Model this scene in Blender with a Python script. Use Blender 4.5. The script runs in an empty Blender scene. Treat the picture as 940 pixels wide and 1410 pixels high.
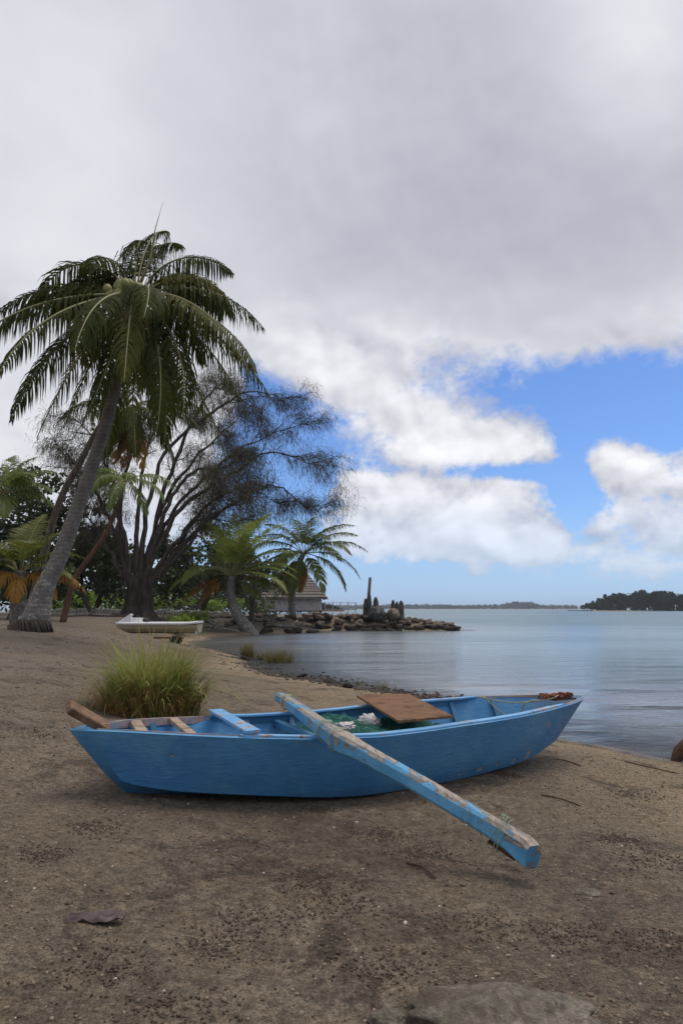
import bpy, math, random
import numpy as np
from mathutils import Vector, Matrix, noise as mnoise
R=math.radians; PI=math.pi
random.seed(7); rng=np.random.default_rng(7)
scn=bpy.context.scene; COL=scn.collection

# ------------------------------------------------------------ camera, light
CH=1.5; TH=math.atan(133/940)
cd=bpy.data.cameras.new('camera'); cam=bpy.data.objects.new('camera',cd); COL.objects.link(cam)
cd.sensor_fit='VERTICAL'; cd.sensor_height=36; cd.lens=24; cd.clip_start=.05; cd.clip_end=20000
cam.location=(0,0,CH); cam.rotation_euler=(PI/2+TH,0,0); scn.camera=cam
SUN_EL=R(64); SUN_AZ=R(55)       # azimuth measured from +Y (view) towards +X
ld=bpy.data.lights.new('sun','SUN'); ld.energy=1.5; ld.angle=R(34); ld.color=(1,.95,.87)
sun=bpy.data.objects.new('sun',ld); COL.objects.link(sun)
sd=Vector((math.sin(SUN_AZ)*math.cos(SUN_EL),math.cos(SUN_AZ)*math.cos(SUN_EL),math.sin(SUN_EL)))
sun.rotation_euler=sd.to_track_quat('Z','Y').to_euler()
scn.view_settings.view_transform='Standard'; scn.view_settings.look='None'
scn.view_settings.exposure=.42; scn.view_settings.gamma=1
scn.render.engine='CYCLES'

# pixel helpers (photo is 940 x 1410): a pixel plus a real distance or height gives a real place
def ray(u,v):
    r=(u-470)/940; up=(705-v)/940
    return Vector((r, math.cos(TH)-up*math.sin(TH), math.sin(TH)+up*math.cos(TH)))
def at(u,v,Y): d=ray(u,v); return Vector((0,0,CH))+d*(Y/d.y)
def gz(u,v,z): d=ray(u,v); return Vector((0,0,CH))+d*((z-CH)/d.z)
def azel(u,v):
    d=ray(u,v).normalized(); return math.degrees(math.atan2(d.x,d.y)), math.degrees(math.asin(d.z))

# ------------------------------------------------------------ node helpers
class NT:
    def __init__(s,tree): s.t=tree; s.n=tree.nodes; s.l=tree.links
    def new(s,typ,**kw):
        n=s.n.new(typ)
        for k,v in kw.items(): setattr(n,k,v)
        return n
    def put(s,inp,v):
        if v is None: return
        if isinstance(v,bpy.types.NodeSocket): s.l.new(v,inp)
        else:
            if isinstance(v,(tuple,list)) and len(v)==3 and inp.type=='RGBA': v=(*v,1)
            inp.default_value=v
    def m(s,op,a,b=None,c=None,clamp=False):
        n=s.new('ShaderNodeMath',operation=op,use_clamp=clamp)
        s.put(n.inputs[0],a); s.put(n.inputs[1],b); s.put(n.inputs[2],c); return n.outputs[0]
    def mix(s,f,a,b):
        n=s.new('ShaderNodeMix',data_type='RGBA'); s.put(n.inputs[0],f); s.put(n.inputs[6],a); s.put(n.inputs[7],b); return n.outputs[2]
    def mapr(s,v,a,b,c=0,d=1,smooth=True):
        n=s.new('ShaderNodeMapRange',interpolation_type='SMOOTHSTEP' if smooth else 'LINEAR')
        for i,x in enumerate((v,a,b,c,d)): s.put(n.inputs[i],x)
        return n.outputs[0]
    def noise(s,vec,scale,detail=4,rough=.5,dist=0,out=0):
        n=s.new('ShaderNodeTexNoise'); s.put(n.inputs['Vector'],vec)
        n.inputs['Scale'].default_value=scale; n.inputs['Detail'].default_value=detail
        n.inputs['Roughness'].default_value=rough; n.inputs['Distortion'].default_value=dist
        return n.outputs[out]
    def voro(s,vec,scale,feature='F1',out=0):
        n=s.new('ShaderNodeTexVoronoi',feature=feature); s.put(n.inputs['Vector'],vec); n.inputs['Scale'].default_value=scale
        return n.outputs[out]
    def xyz(s,x,y,z):
        n=s.new('ShaderNodeCombineXYZ'); s.put(n.inputs[0],x); s.put(n.inputs[1],y); s.put(n.inputs[2],z); return n.outputs[0]
    def sep(s,v):
        n=s.new('ShaderNodeSeparateXYZ'); s.put(n.inputs[0],v); return n.outputs
    def coord(s,which='Object'): return s.new('ShaderNodeTexCoord').outputs[which]
    def scale(s,vec,sx,sy,sz):
        n=s.new('ShaderNodeMapping'); s.put(n.inputs[0],vec); n.inputs['Scale'].default_value=(sx,sy,sz); return n.outputs[0]
    def bump(s,h,strength=.5,dist=.01,normal=None):
        n=s.new('ShaderNodeBump'); s.put(n.inputs['Height'],h); n.inputs['Strength'].default_value=strength
        n.inputs['Distance'].default_value=dist; s.put(n.inputs['Normal'],normal); return n.outputs[0]
def mat(name,build):
    m=bpy.data.materials.new(name); m.use_nodes=True; t=NT(m.node_tree)
    b=m.node_tree.nodes['Principled BSDF']; build(t,b); return m
def setp(t,b,color=None,rough=None,normal=None,spec=None,metal=None):
    t.put(b.inputs['Base Color'],color); t.put(b.inputs['Roughness'],rough); t.put(b.inputs['Normal'],normal)
    t.put(b.inputs['Specular IOR Level'],spec); t.put(b.inputs['Metallic'],metal)

# ------------------------------------------------------------ world: sky and clouds by direction
w=bpy.data.worlds.new('World'); scn.world=w; w.use_nodes=True
t=NT(w.node_tree); bg=t.n['Background']
sky=t.new('ShaderNodeTexSky',sky_type='NISHITA'); sky.sun_disc=False; sky.sun_elevation=SUN_EL; sky.sun_rotation=SUN_AZ
sky.air_density=1.0; sky.dust_density=.6; sky.ozone_density=2
D=t.coord('Generated'); dx,dy,dz=t.sep(D)
az=t.m('MULTIPLY',t.m('ARCTAN2',dx,dy),180/PI); el=t.m('MULTIPLY',t.m('ARCSINE',dz),180/PI)
def gauss(u,v,su,sv,amp):
    a,e=azel(u,v); ka=.061*su; ke=.061*sv
    x=t.m('DIVIDE',t.m('SUBTRACT',az,a),ka); y=t.m('DIVIDE',t.m('SUBTRACT',el,e),ke)
    q=t.m('ADD',t.m('MULTIPLY',x,x),t.m('MULTIPLY',y,y))
    return t.m('MULTIPLY',t.m('POWER',2.71828,t.m('MULTIPLY',q,-.5)),amp)
def gsum(L):
    s=None
    for g in L:
        o=gauss(*g); s=o if s is None else t.m('ADD',s,o)
    return s
# cloud space: direction flattened so that high cloud stretches with height
P=t.xyz(az,t.m('MULTIPLY',el,1.25),0)
soft=t.noise(P,.05,3,.5,.2)
nb=t.noise(P,.21,8,.58,.3)          # billows
rl1=t.noise(P,.2,3,.45,.2); nb2=t.noise(t.xyz(t.m('ADD',az,.5),t.m('ADD',t.m('MULTIPLY',el,1.25),1.2),0),.2,3,.45,.2)  # same, seen a little towards the sun
fine=t.noise(P,.6,6,.6,.3)
wisp=t.noise(t.xyz(t.m('ADD',t.m('MULTIPLY',az,.8),t.m('MULTIPLY',el,.5)),t.m('MULTIPLY',el,1.3),3.3),.032,5,.48,.3)
wisp2=t.noise(t.xyz(az,t.m('MULTIPLY',el,1.6),7.3),.085,6,.55,.2)
line=t.m('ADD',t.m('ADD',20.6,t.m('MULTIPLY',az,-.06)),t.m('MULTIPLY',t.m('SUBTRACT',t.noise(P,.06,4,.5,.3),.5),11))
deck=t.mapr(t.m('SUBTRACT',el,line),-3.5,4,0,1.5)
left=t.mapr(t.m('ADD',t.m('ADD',az,t.m('MULTIPLY',el,-.15)),t.m('MULTIPLY',t.m('SUBTRACT',t.noise(P,.07,4,.5,.3),.5),9)),-9,-15,0,1.4)
blobs=gsum([(425,500,55,30,.55),(470,520,55,34,.65),(550,560,68,38,.7),(625,608,80,38,.8),(705,604,48,30,.65),
            (500,690,50,28,.6),(560,665,34,20,.4),(530,745,95,26,.5),(690,745,60,18,.35),(490,650,40,16,.3),(610,715,60,22,.45),(655,690,34,26,.55),(700,690,28,20,.4),(640,752,100,18,.55),(735,745,40,18,.4),
            (835,625,32,22,.6),(905,640,50,22,.6),(880,700,80,32,.6),(860,770,110,26,.5),(657,792,14,7,.5),
            (760,530,90,34,-.55),(790,650,16,50,-.4),(560,645,70,9,-.35),(690,650,60,8,-.4),(790,740,16,30,-.3),(385,590,50,60,-.25),(900,565,60,26,-.45),(620,490,60,30,-.25),(830,560,60,30,-.2)])
bias=t.m('ADD',t.m('ADD',t.m('MAXIMUM',deck,left),-.30),t.m('MULTIPLY',blobs,1.3))
dens=t.m('ADD',t.m('MULTIPLY_ADD',t.m('SUBTRACT',nb,.5),1.75,t.m('ADD',bias,t.m('MULTIPLY',t.m('SUBTRACT',t.noise(P,1.5,4,.6,.2),.5),.3))),t.m('ADD',t.m('MULTIPLY',t.m('SUBTRACT',fine,.5),.75),t.m('MULTIPLY',t.m('SUBTRACT',soft,.5),.6)))
cover=t.m('POWER',t.mapr(dens,t.mapr(el,9,17,.12,-.06),t.mapr(el,9,17,.50,.80)),.85)
haze=t.mapr(el,10,0,0,.6)
# brightness of the cloud
relief=t.m('MULTIPLY',t.m('MULTIPLY',t.m('SUBTRACT',rl1,nb2),.8),t.mapr(az,-12,-2,.3,1))
deckshade=t.m('ADD',t.m('ADD',t.m('MULTIPLY',t.m('SUBTRACT',wisp,.5),.34),t.m('MULTIPLY',t.m('SUBTRACT',wisp2,.5),.13)),
   gsum([(80,230,150,130,.06),(30,520,110,120,.2),(620,330,260,110,-.07),(850,30,90,60,.16),(540,90,300,70,-.02),(440,470,130,45,.06),(120,60,300,80,.05),(900,150,70,50,.05),(850,430,150,60,.0)]))
thick=t.mapr(t.m('ADD',t.mapr(t.m('SUBTRACT',el,line),-3,8,0,1),t.m('MULTIPLY',t.m('SUBTRACT',nb,.5),.5)),.0,1.0)
lit=t.m('SUBTRACT',t.mapr(dens,.2,1.0,.60,t.mapr(el,12,20,.78,.68)),t.mapr(az,-5,-20,0,.12))
base=t.m('ADD',t.m('MULTIPLY',lit,t.m('SUBTRACT',1,thick)),t.m('MULTIPLY',.56,thick))
val=t.m('ADD',t.m('ADD',base,t.m('MULTIPLY',relief,t.mapr(thick,0,1,1,.12))),t.m('MULTIPLY',deckshade,t.mapr(thick,0,1,.3,1)))
val=t.m('MINIMUM',t.m('MAXIMUM',val,.3),.88)
lo=t.mix(t.mapr(val,.3,.75),(.90,.925,1.12),(.985,1.0,1.06))
cc=t.new('ShaderNodeVectorMath',operation='SCALE'); t.put(cc.inputs[0],lo); t.put(cc.inputs['Scale'],t.m('MULTIPLY',val,8.5))
skc=t.new('ShaderNodeMix',data_type='RGBA',blend_type='MULTIPLY'); skc.inputs[0].default_value=1
t.put(skc.inputs[6],sky.outputs[0]); t.put(skc.inputs[7],(.55,.72,1.02))
skh=t.mix(haze,skc.outputs[2],(3.1,4.6,7.2))
c1=t.mix(t.m('MULTIPLY',cover,t.mapr(el,.3,11,.45,1)),skh,cc.outputs[0])
c1=t.mix(t.mapr(el,-1,-4),c1,(2.0,2.1,2.2))
t.l.new(c1,bg.inputs['Color']); bg.inputs['Strength'].default_value=.1
w.cycles.sampling_method='MANUAL'; w.cycles.sample_map_resolution=256

# ------------------------------------------------------------ object helpers
def tag(o,label=None,cat=None,group=None,kind=None):
    if label: o['label']=label
    if cat: o['category']=cat
    if group: o['group']=group
    if kind: o['kind']=kind
    return o
def thing(name,label,cat,loc=(0,0,0),group=None):
    o=bpy.data.objects.new(name,None); COL.objects.link(o); o.location=loc; o.empty_display_size=.1
    return tag(o,label,cat,group)
class MB:
    def __init__(s): s.V=[]; s.F=[]; s.M=[]; s.n=0
    def add(s,V,F,mi=0):
        s.V.append(np.asarray(V,dtype=float).reshape(-1,3)); b=s.n
        s.F+= [tuple(i+b for i in f) for f in F]; s.M+=[mi]*len(F); s.n+=len(s.V[-1])
    def box(s,c,sx,sy,sz,rot=None,mi=0,taper=1):
        V=[Vector((x*sx/2*(taper if z>0 else 1),y*sy/2*(taper if z>0 else 1),z*sz/2)) for x in(-1,1) for y in(-1,1) for z in(-1,1)]
        if rot is not None: V=[rot@v for v in V]
        s.add([v+Vector(c) for v in V],[(0,1,3,2),(4,6,7,5),(0,4,5,1),(2,3,7,6),(0,2,6,4),(1,5,7,3)],mi)
    def tube(s,pts,rad,seg=8,mi=0,cap=True,flat=1,wob=0):
        pts=[Vector(p) for p in pts]; n=len(pts)
        if not hasattr(rad,'__len__'): rad=[rad]*n
        V=[];F=[]; prev=None
        for i,p in enumerate(pts):
            d=(pts[min(i+1,n-1)]-pts[max(i-1,0)]).normalized()
            if prev is None:
                a=d.cross(Vector((0,0,1)));
                if a.length<.1: a=d.cross(Vector((1,0,0)))
            else: a=prev-d*prev.dot(d)
            a.normalize(); prev=a; b=d.cross(a)
            for k in range(seg):
                th=2*PI*k/seg; r=rad[i]*(1+(wob*random.uniform(-1,1) if wob else 0))
                V.append(p+a*math.cos(th)*r+b*math.sin(th)*r*flat)
        for i in range(n-1):
            for k in range(seg): F.append((i*seg+k,i*seg+(k+1)%seg,(i+1)*seg+(k+1)%seg,(i+1)*seg+k))
        if cap: F.append(tuple(range(seg))[::-1]); F.append(tuple((n-1)*seg+k for k in range(seg)))
        s.add(V,F,mi)
    def obj(s,name,mats,parent=None,smooth=False):
        me=bpy.data.meshes.new(name); V=np.concatenate(s.V) if s.V else np.zeros((0,3))
        if parent is not None: V=V-np.array(parent_world(parent))
        me.from_pydata(V.tolist(),[],s.F)
        if not isinstance(mats,(list,tuple)): mats=[mats]
        for m in mats: me.materials.append(m)
        me.polygons.foreach_set('material_index',s.M)
        if smooth: me.polygons.foreach_set('use_smooth',[True]*len(me.polygons))
        me.update(); o=bpy.data.objects.new(name,me); COL.objects.link(o)
        if parent is not None: o.parent=parent
        return o
def parent_world(p):
    v=Vector((0,0,0))
    while p is not None: v=v+p.location; p=p.parent
    return v
def rot_to(ob_c,o):  # put a mesh's origin at a point
    me=o.data; c=Vector(ob_c); me.transform(Matrix.Translation(-c)); o.location=c
def spline(P,n):
    P=[Vector(p) for p in P]; out=[]; m=len(P)-1
    for i in range(n+1):
        x=i/n*m; k=min(int(x),m-1); f=x-k
        p0=P[max(k-1,0)];p1=P[k];p2=P[k+1];p3=P[min(k+2,m)]
        out.append(.5*((2*p1)+(p2-p0)*f+(2*p0-5*p1+4*p2-p3)*f*f+(3*p1-p0-3*p2+p3)*f**3))
    return out
def interp(x,L): return float(np.interp(x,[a for a,b in L],[b for a,b in L]))

# value noise for arrays
def vnoise(x,y,seed=0):
    xi=np.floor(x).astype(np.int64); yi=np.floor(y).astype(np.int64); fx=x-xi; fy=y-yi
    def h(a,b):
        n=(a*374761393+b*668265263+seed*1442695041)&0xffffffff; n=((n^(n>>13))*1274126177)&0xffffffff
        return ((n^(n>>16))&0xffff)/65535.0
    fx=fx*fx*(3-2*fx); fy=fy*fy*(3-2*fy)
    return (h(xi,yi)*(1-fx)+h(xi+1,yi)*fx)*(1-fy)+(h(xi,yi+1)*(1-fx)+h(xi+1,yi+1)*fx)*fy
def fbm(x,y,o=4,seed=0):
    s=0;a=.5
    for k in range(o): s=s+a*(vnoise(x*2**k,y*2**k,seed+k)-.5); a*=.5
    return s

# ------------------------------------------------------------ terrain height
CP=[]
def cg(u,v,z): p=gz(u,v,z); CP.append((p.x,p.y,z))
for a in [(0,1410,.36),(470,1410,.33),(940,1410,.27),(189,1104,.325),(300,1098,.26),(440,1097,.205),(560,1085,.20),(700,1058,.20),(740,1040,.18),
          (940,1200,.2),(940,1110,.13),(830,1080,.12),(0,1100,.4),(0,1000,.55),(200,985,.33),(90,930,.62),(300,960,.23),(400,965,.15),(480,975,.12),(560,985,.1),(0,1250,.38),(650,1230,.25),(330,930,.12),(250,915,.2)]: cg(*a)
def ca(u,v,Y): p=at(u,v,Y); CP.append(tuple(p))
for a in [(45,868,17),(0,880,13.5),(120,872,18),(180,874,22),(215,880,28),(180,850,34),(60,850,35),(240,862,38),(330,857,41),(403,851,45),(300,846,50),(200,843,50),(0,843,50),(400,846,90),(445,847,88),(300,845,100),(0,845,100),(300,866,40.5)]: ca(*a)
SH=[(1100,1080),(940,1049),(918,1047),(857,1032),(802,1023),(760,1014),(690,990),(620,968),(557,957),(483,946),(435,937),(378,927),(340,912),(311,900),(268,891),(262,884),(285,878),(349,873),(416,870),(455,868)]
for u,v in SH:
    p=gz(u,v,0); CP.append((p.x,p.y,0))
for x,y,z in [(8,8,-.45),(4,10,-.45),(2.5,13,-.5),(.8,17,-.5),(0,22,-.5),(-1.5,28,-.4),(-2,35,-.35),(1,40,-.7),(6,30,-1.2),(12,14,-1),(20,20,-1.4),(8,60,-1.2),(0,60,-.6),(4,85,-1),(2,100,-1),(20,90,-1.5),(40,50,-1.5),(40,10,-1.3),(30,-20,-.8),
              (8,3,.1),(8,-5,.2),(0,-6,.45),(-8,-5,.6),(-8,4,.65),(-20,0,.8),(-20,15,1),(-30,40,1.1),(-60,60,1),(-50,0,.9),(-40,100,.9),(-60,130,.9),(0,-40,.6),(-60,-40,.9)]: CP.append((x,y,z))
CP=np.array(CP)
def basis(dx,dy): return np.sqrt(dx*dx+dy*dy+.04)
_A=basis(CP[:,0][:,None]-CP[:,0],CP[:,1][:,None]-CP[:,1]); _n=len(CP)
_M=np.zeros((_n+1,_n+1)); _M[:_n,:_n]=_A-np.eye(_n)*.02; _M[_n,:_n]=1; _M[:_n,_n]=1
_w=np.linalg.solve(_M,np.append(CP[:,2],0))
J0=at(425,850,48.5); J1=at(603,860,48.5)
def height(x,y,detail=True):
    x=np.atleast_1d(np.asarray(x,float)); y=np.atleast_1d(np.asarray(y,float)); z=np.full(x.shape,_w[_n])
    for i in range(_n): z+=_w[i]*basis(x-CP[i,0],y-CP[i,1])
    d=np.hypot(x,y); k=np.clip((d-125)/50,0,1); k=k*k*(3-2*k); z=z*(1-k)-2*k
    # stone jetty core
    s=np.clip((x-J0.x)/(J1.x-J0.x),0,1); yy=J0.y+(J1.y-J0.y)*s; dd=np.hypot(x-(J0.x+(J1.x-J0.x)*s),y-yy)
    r=(.95-.5*s**2.2)*np.clip(1.65-dd/.85,-.4,1)
    z=np.where((dd<3)&(r>z),r,z)
    if detail:
        near=np.clip(1-(d-30)/60,0,1)
        z=z+near*(fbm(x*.9,y*.9,3,3)*.07+fbm(x*5,y*5,3,11)*.022*np.clip(1.5-d/20,0,1)+fbm(x*22,y*22,2,19)*.012*np.clip(1.3-d/10,0,1))*np.clip(z*6+.35,.15,1)
    return z
def H(x,y): return float(height(x,y)[0])

N=300; ii=np.arange(-N,N+1); ax=.8*np.sinh(.03*ii)
gx=ax+.3; gy=ax+4.2
X,Y=np.meshgrid(gx,gy); Z=height(X.ravel(),Y.ravel())
n1=len(gx); V=np.stack([X.ravel(),Y.ravel(),Z],1)
idx=np.arange(n1*n1).reshape(n1,n1)
F=np.stack([idx[:-1,:-1].ravel(),idx[:-1,1:].ravel(),idx[1:,1:].ravel(),idx[1:,:-1].ravel()],1)
me=bpy.data.meshes.new('ground'); me.from_pydata(V.tolist(),[],F.tolist())
me.polygons.foreach_set('use_smooth',[True]*len(me.polygons))
ground=bpy.data.objects.new('ground',me); COL.objects.link(ground); tag(ground,'grey brown sandy beach with dark damp patches and a pale strip at the waterline',kind='structure')
def b_ground(t,b):
    P=t.coord('Object'); x,y,z=t.sep(P)
    n1=t.noise(P,.55,5,.6,.4); n2=t.noise(P,3.2,6,.65,.3); n3=t.noise(P,26,5,.7); n4=t.noise(P,90,4,.8)
    vo=t.voro(P,75,out=1); vf=t.voro(P,75)
    c=t.mix(t.mapr(n1,.38,.66),(.155,.118,.078),(.315,.245,.175))
    c=t.mix(t.mapr(n2,.42,.66),c,(.24,.178,.115)); n5=t.noise(P,11,5,.75,.3); c=t.mix(t.mapr(n5,.36,.60,.55,0),c,(.06,.044,.032)); c=t.mix(t.mapr(n5,.56,.72,0,.45),c,(.36,.29,.21))
    # the loose dry sand near the water
    sh=t.mapr(t.m('ADD',z,t.m('MULTIPLY',t.m('SUBTRACT',n2,.5),.16)),.24,.05)
    c=t.mix(t.m('MULTIPLY',sh,.8),c,(.40,.30,.185))
    # upper beach, greyer leaf litter
    up=t.mapr(t.m('ADD',z,t.m('MULTIPLY',t.m('SUBTRACT',n1,.5),.3)),.4,.8)
    c=t.mix(t.m('MULTIPLY',up,.75),c,(.235,.195,.15))
    # dark seaweed and crab-spoil patches
    dk=t.mapr(t.noise(P,1.9,8,.75,.6),.53,.66)
    c=t.mix(t.m('MULTIPLY',dk,.78),c,(.07,.052,.038))
    c=t.mix(t.mapr(t.noise(P,.8,4,.6,.5),.40,.60,0,.5),c,(.235,.18,.125)); c=t.mix(t.mapr(n3,.35,.6),t.mix(.5,c,(.03,.02,.015)),c)
    hs=t.new('ShaderNodeHueSaturation'); t.put(hs.inputs['Value'],t.mapr(n4,.32,.68,.35,1.75,smooth=False)); t.put(hs.inputs['Color'],c); c=hs.outputs[0]
    r,g,bb=t.sep(vo)
    peb=t.m('MULTIPLY',t.mapr(r,.84,.88),t.mapr(vf,.5,.38))
    c=t.mix(t.m('MULTIPLY',peb,.55),c,t.mix(g,(.40,.34,.27),(.09,.065,.05)))
    wet=t.mapr(z,.065,.01); c=t.mix(t.m('MULTIPLY',wet,.55),c,(.07,.05,.035))
    far=t.mapr(z,-.3,-.9); c=t.mix(far,c,(.10,.13,.11))
    h=t.m('ADD',t.m('MULTIPLY',n3,.8),t.m('ADD',t.m('MULTIPLY',n4,.35),t.m('MULTIPLY',peb,.35)))
    h=t.m('ADD',h,t.m('MULTIPLY',t.m('MULTIPLY',dk,t.voro(P,40)),.9))
    setp(t,b,c,t.mapr(wet,0,1,.92,.35),t.bump(h,1,.045),.25)
ground.data.materials.append(mat('sand',b_ground))

# ------------------------------------------------------------ water
def b_water(t,b):
    P=t.coord('Object'); x,y,z=t.sep(P); at_=t.new('ShaderNodeAttribute'); at_.attribute_name='depth'; dep=at_.outputs['Fac']
    d=t.m('SQRT',t.m('ADD',t.m('MULTIPLY',x,x),t.m('MULTIPLY',y,y)))
    S=t.scale(P,.75,1.6,1)
    fine=t.noise(S,5.5,4,.6,.6); mid=t.noise(S,1.1,3,.5,.5); swl=t.noise(t.scale(P,.22,.5,1),1,3,.5,.8); hug=t.noise(t.scale(P,.03,.12,1),1,3,.5,.8); big=t.noise(t.scale(P,.5,1.2,1),.07,3,.5)
    patch=t.mapr(t.noise(t.scale(P,.5,1.5,1),.05,4,.6,.5),.40,.60)
    h=t.m('ADD',t.m('ADD',t.m('MULTIPLY',fine,.034),t.m('MULTIPLY',mid,.11)),t.m('ADD',t.m('MULTIPLY',swl,.13),t.m('MULTIPLY',hug,.30)))
    h=t.m('MULTIPLY',h,t.m('MULTIPLY',t.mapr(d,6,30,.5,1),t.mapr(patch,0,1,.6,1.2)))
    nrm=t.bump(h,1,1.0)
    body=t.mix(t.mapr(dep,.5,1.4),(.20,.20,.205),(.14,.215,.24))
    body=t.mix(t.mapr(big,.4,.6),body,t.mix(.4,body,(.05,.10,.14)))
    setp(t,b,body,t.mapr(d,12,80,.05,.36,smooth=False),nrm,.5); b.inputs['IOR'].default_value=1.33
    tr=t.new('ShaderNodeBsdfTransparent'); tr.inputs[0].default_value=(.62,.66,.62,1)
    fr=t.new('ShaderNodeFresnel'); fr.inputs['IOR'].default_value=1.33; t.put(fr.inputs['Normal'],nrm)
    mx=t.new('ShaderNodeMixShader')
    f=t.m('MULTIPLY',t.mapr(dep,.5,.0,0,.9),t.m('SUBTRACT',1,fr.outputs[0]))
    t.put(mx.inputs[0],f); t.l.new(b.outputs[0],mx.inputs[1]); t.l.new(tr.outputs[0],mx.inputs[2])
    out=t.n['Material Output']; t.l.new(mx.outputs[0],out.inputs[0])
wx=.8*np.sinh(.06*np.arange(-155,156))+4; wy=.8*np.sinh(.06*np.arange(-155,156))+20
WX,WY=np.meshgrid(wx,wy); wd=-height(WX.ravel(),WY.ravel(),False); nw=len(wx)
idx=np.arange(nw*nw).reshape(nw,nw); F=np.stack([idx[:-1,:-1].ravel(),idx[:-1,1:].ravel(),idx[1:,1:].ravel(),idx[1:,:-1].ravel()],1)
keep=(wd[F]>-.35).any(1); F=F[keep]
me=bpy.data.meshes.new('water'); me.from_pydata(np.stack([WX.ravel(),WY.ravel(),np.zeros(nw*nw)],1).tolist(),[],F.tolist())
a=me.attributes.new('depth','FLOAT','POINT'); a.data.foreach_set('value',np.clip(wd,-1,3).astype(np.float32))
water=bpy.data.objects.new('water',me); COL.objects.link(water); tag(water,'calm rippled lagoon water reflecting the clouds',kind='structure')
water.data.materials.append(mat('lagoon_water',b_water))

# ------------------------------------------------------------ materials
def leafmat(name,a,bcol,tr=.35,rough=.5,spec=.4):
    def f(t,b):
        g=t.new('ShaderNodeNewGeometry'); n=t.noise(t.coord('Object'),1.3,3)
        c=t.mix(t.m('ADD',t.m('MULTIPLY',g.outputs['Random Per Island'],.6),t.m('MULTIPLY',t.m('SUBTRACT',n,.3),.8),clamp=True),a,bcol)
        setp(t,b,c,rough,None,spec)
        if tr:
            tl=t.new('ShaderNodeBsdfTranslucent'); t.put(tl.inputs[0],c); mx=t.new('ShaderNodeMixShader'); mx.inputs[0].default_value=tr
            t.l.new(b.outputs[0],mx.inputs[1]); t.l.new(tl.outputs[0],mx.inputs[2]); t.l.new(mx.outputs[0],t.n['Material Output'].inputs[0])
    return mat(name,f)
PALM=leafmat('palm_leaf',(.028,.040,.007),(.085,.094,.016),.42,.6,.12)
PALM_Y2=leafmat('palm_leaf_olive',(.055,.062,.012),(.14,.13,.025),.42,.6,.12)
PALM_GL=leafmat('palm_leaf_fresh',(.085,.13,.03),(.20,.22,.05),.5)
PALM_L=leafmat('palm_leaf_light',(.19,.26,.04),(.36,.38,.09),.5)
PALM_Y=leafmat('palm_leaf_yellowing',(.10,.13,.02),(.20,.19,.035),.4)
PALM_G=leafmat('palm_leaf_young',(.10,.16,.028),(.20,.25,.05),.5)
PALM_O=leafmat('palm_leaf_dead',(.24,.12,.02),(.42,.22,.03),.35,.7)
PALM_B=leafmat('palm_leaf_brown',(.10,.055,.025),(.20,.11,.04),.25,.8)
RIB=leafmat('palm_rib',(.16,.15,.05),(.24,.20,.07),0)
NEEDLE=leafmat('casuarina_needles',(.070,.060,.036),(.125,.105,.062),.18,.7,.2)
LEAFD=leafmat('leaf_dark',(.034,.052,.016),(.085,.105,.034),.4)
LEAFM=leafmat('leaf_mid',(.06,.09,.022),(.12,.15,.04),.45)
LEAFB=leafmat('leaf_bright',(.16,.24,.03),(.26,.36,.06),.5)
LEAFI=leafmat('leaf_island',(.028,.036,.020),(.060,.068,.036),.2,.8,.1)
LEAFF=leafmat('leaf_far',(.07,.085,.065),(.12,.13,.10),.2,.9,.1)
GRASSG=leafmat('grass_green',(.12,.17,.03),(.42,.42,.13),.4,.6,.2)
GRASSD=leafmat('grass_dry',(.34,.26,.12),(.40,.20,.07),.3,.8,.1)
REED=leafmat('reed',(.13,.12,.04),(.24,.2,.08),.3,.8,.1)
def b_trunk(t,b):
    P=t.coord('Object'); x,y,z=t.sep(P)
    w_=t.m('SINE',t.m('ADD',t.m('MULTIPLY',z,62),t.m('MULTIPLY',t.noise(P,2.5,3),9)))
    n=t.noise(t.scale(P,1,1,.35),16,6,.7); li=t.noise(P,7,6,.75,.4)
    c=t.mix(n,(.12,.105,.09),(.30,.27,.24))
    c=t.mix(t.m('MULTIPLY',t.mapr(w_,.35,1),.3),c,(.06,.05,.042)); c=t.mix(t.mapr(t.noise(P,3,5,.7),.4,.65,0,.4),c,(.06,.05,.045))
    c=t.mix(t.m('MULTIPLY',t.mapr(li,.52,.60),t.mapr(z,3.2,.5,.0,.85)),c,(.40,.39,.34))
    c=t.mix(t.mapr(z,.38,.12),c,(.075,.05,.036))
    setp(t,b,c,.9,t.bump(t.m('ADD',t.m('MULTIPLY',w_,.12),n),.9,.03),.2)
TRUNK=mat('palm_bark',b_trunk)
def barkm(name,a,bc,sc=9,dist=.04):
    def f(t,b):
        P=t.coord('Object'); n=t.noise(t.scale(P,1,1,.22),sc,6,.7); setp(t,b,t.mix(t.mapr(n,.3,.7),a,bc),.95,t.bump(n,1,dist),.15)
    return mat(name,f)
BARK=barkm('casuarina_bark',(.028,.021,.017),(.085,.068,.056),7,.08)
BARKT=barkm('tree_bark',(.05,.04,.03),(.14,.11,.085))
BARKO=barkm('orange_bark',(.08,.045,.03),(.16,.09,.055))
DRIFT=barkm('driftwood',(.12,.10,.085),(.32,.28,.24),5,.02)
POSTM=barkm('weathered_post',(.17,.12,.10),(.30,.23,.2),5,.02)
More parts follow.
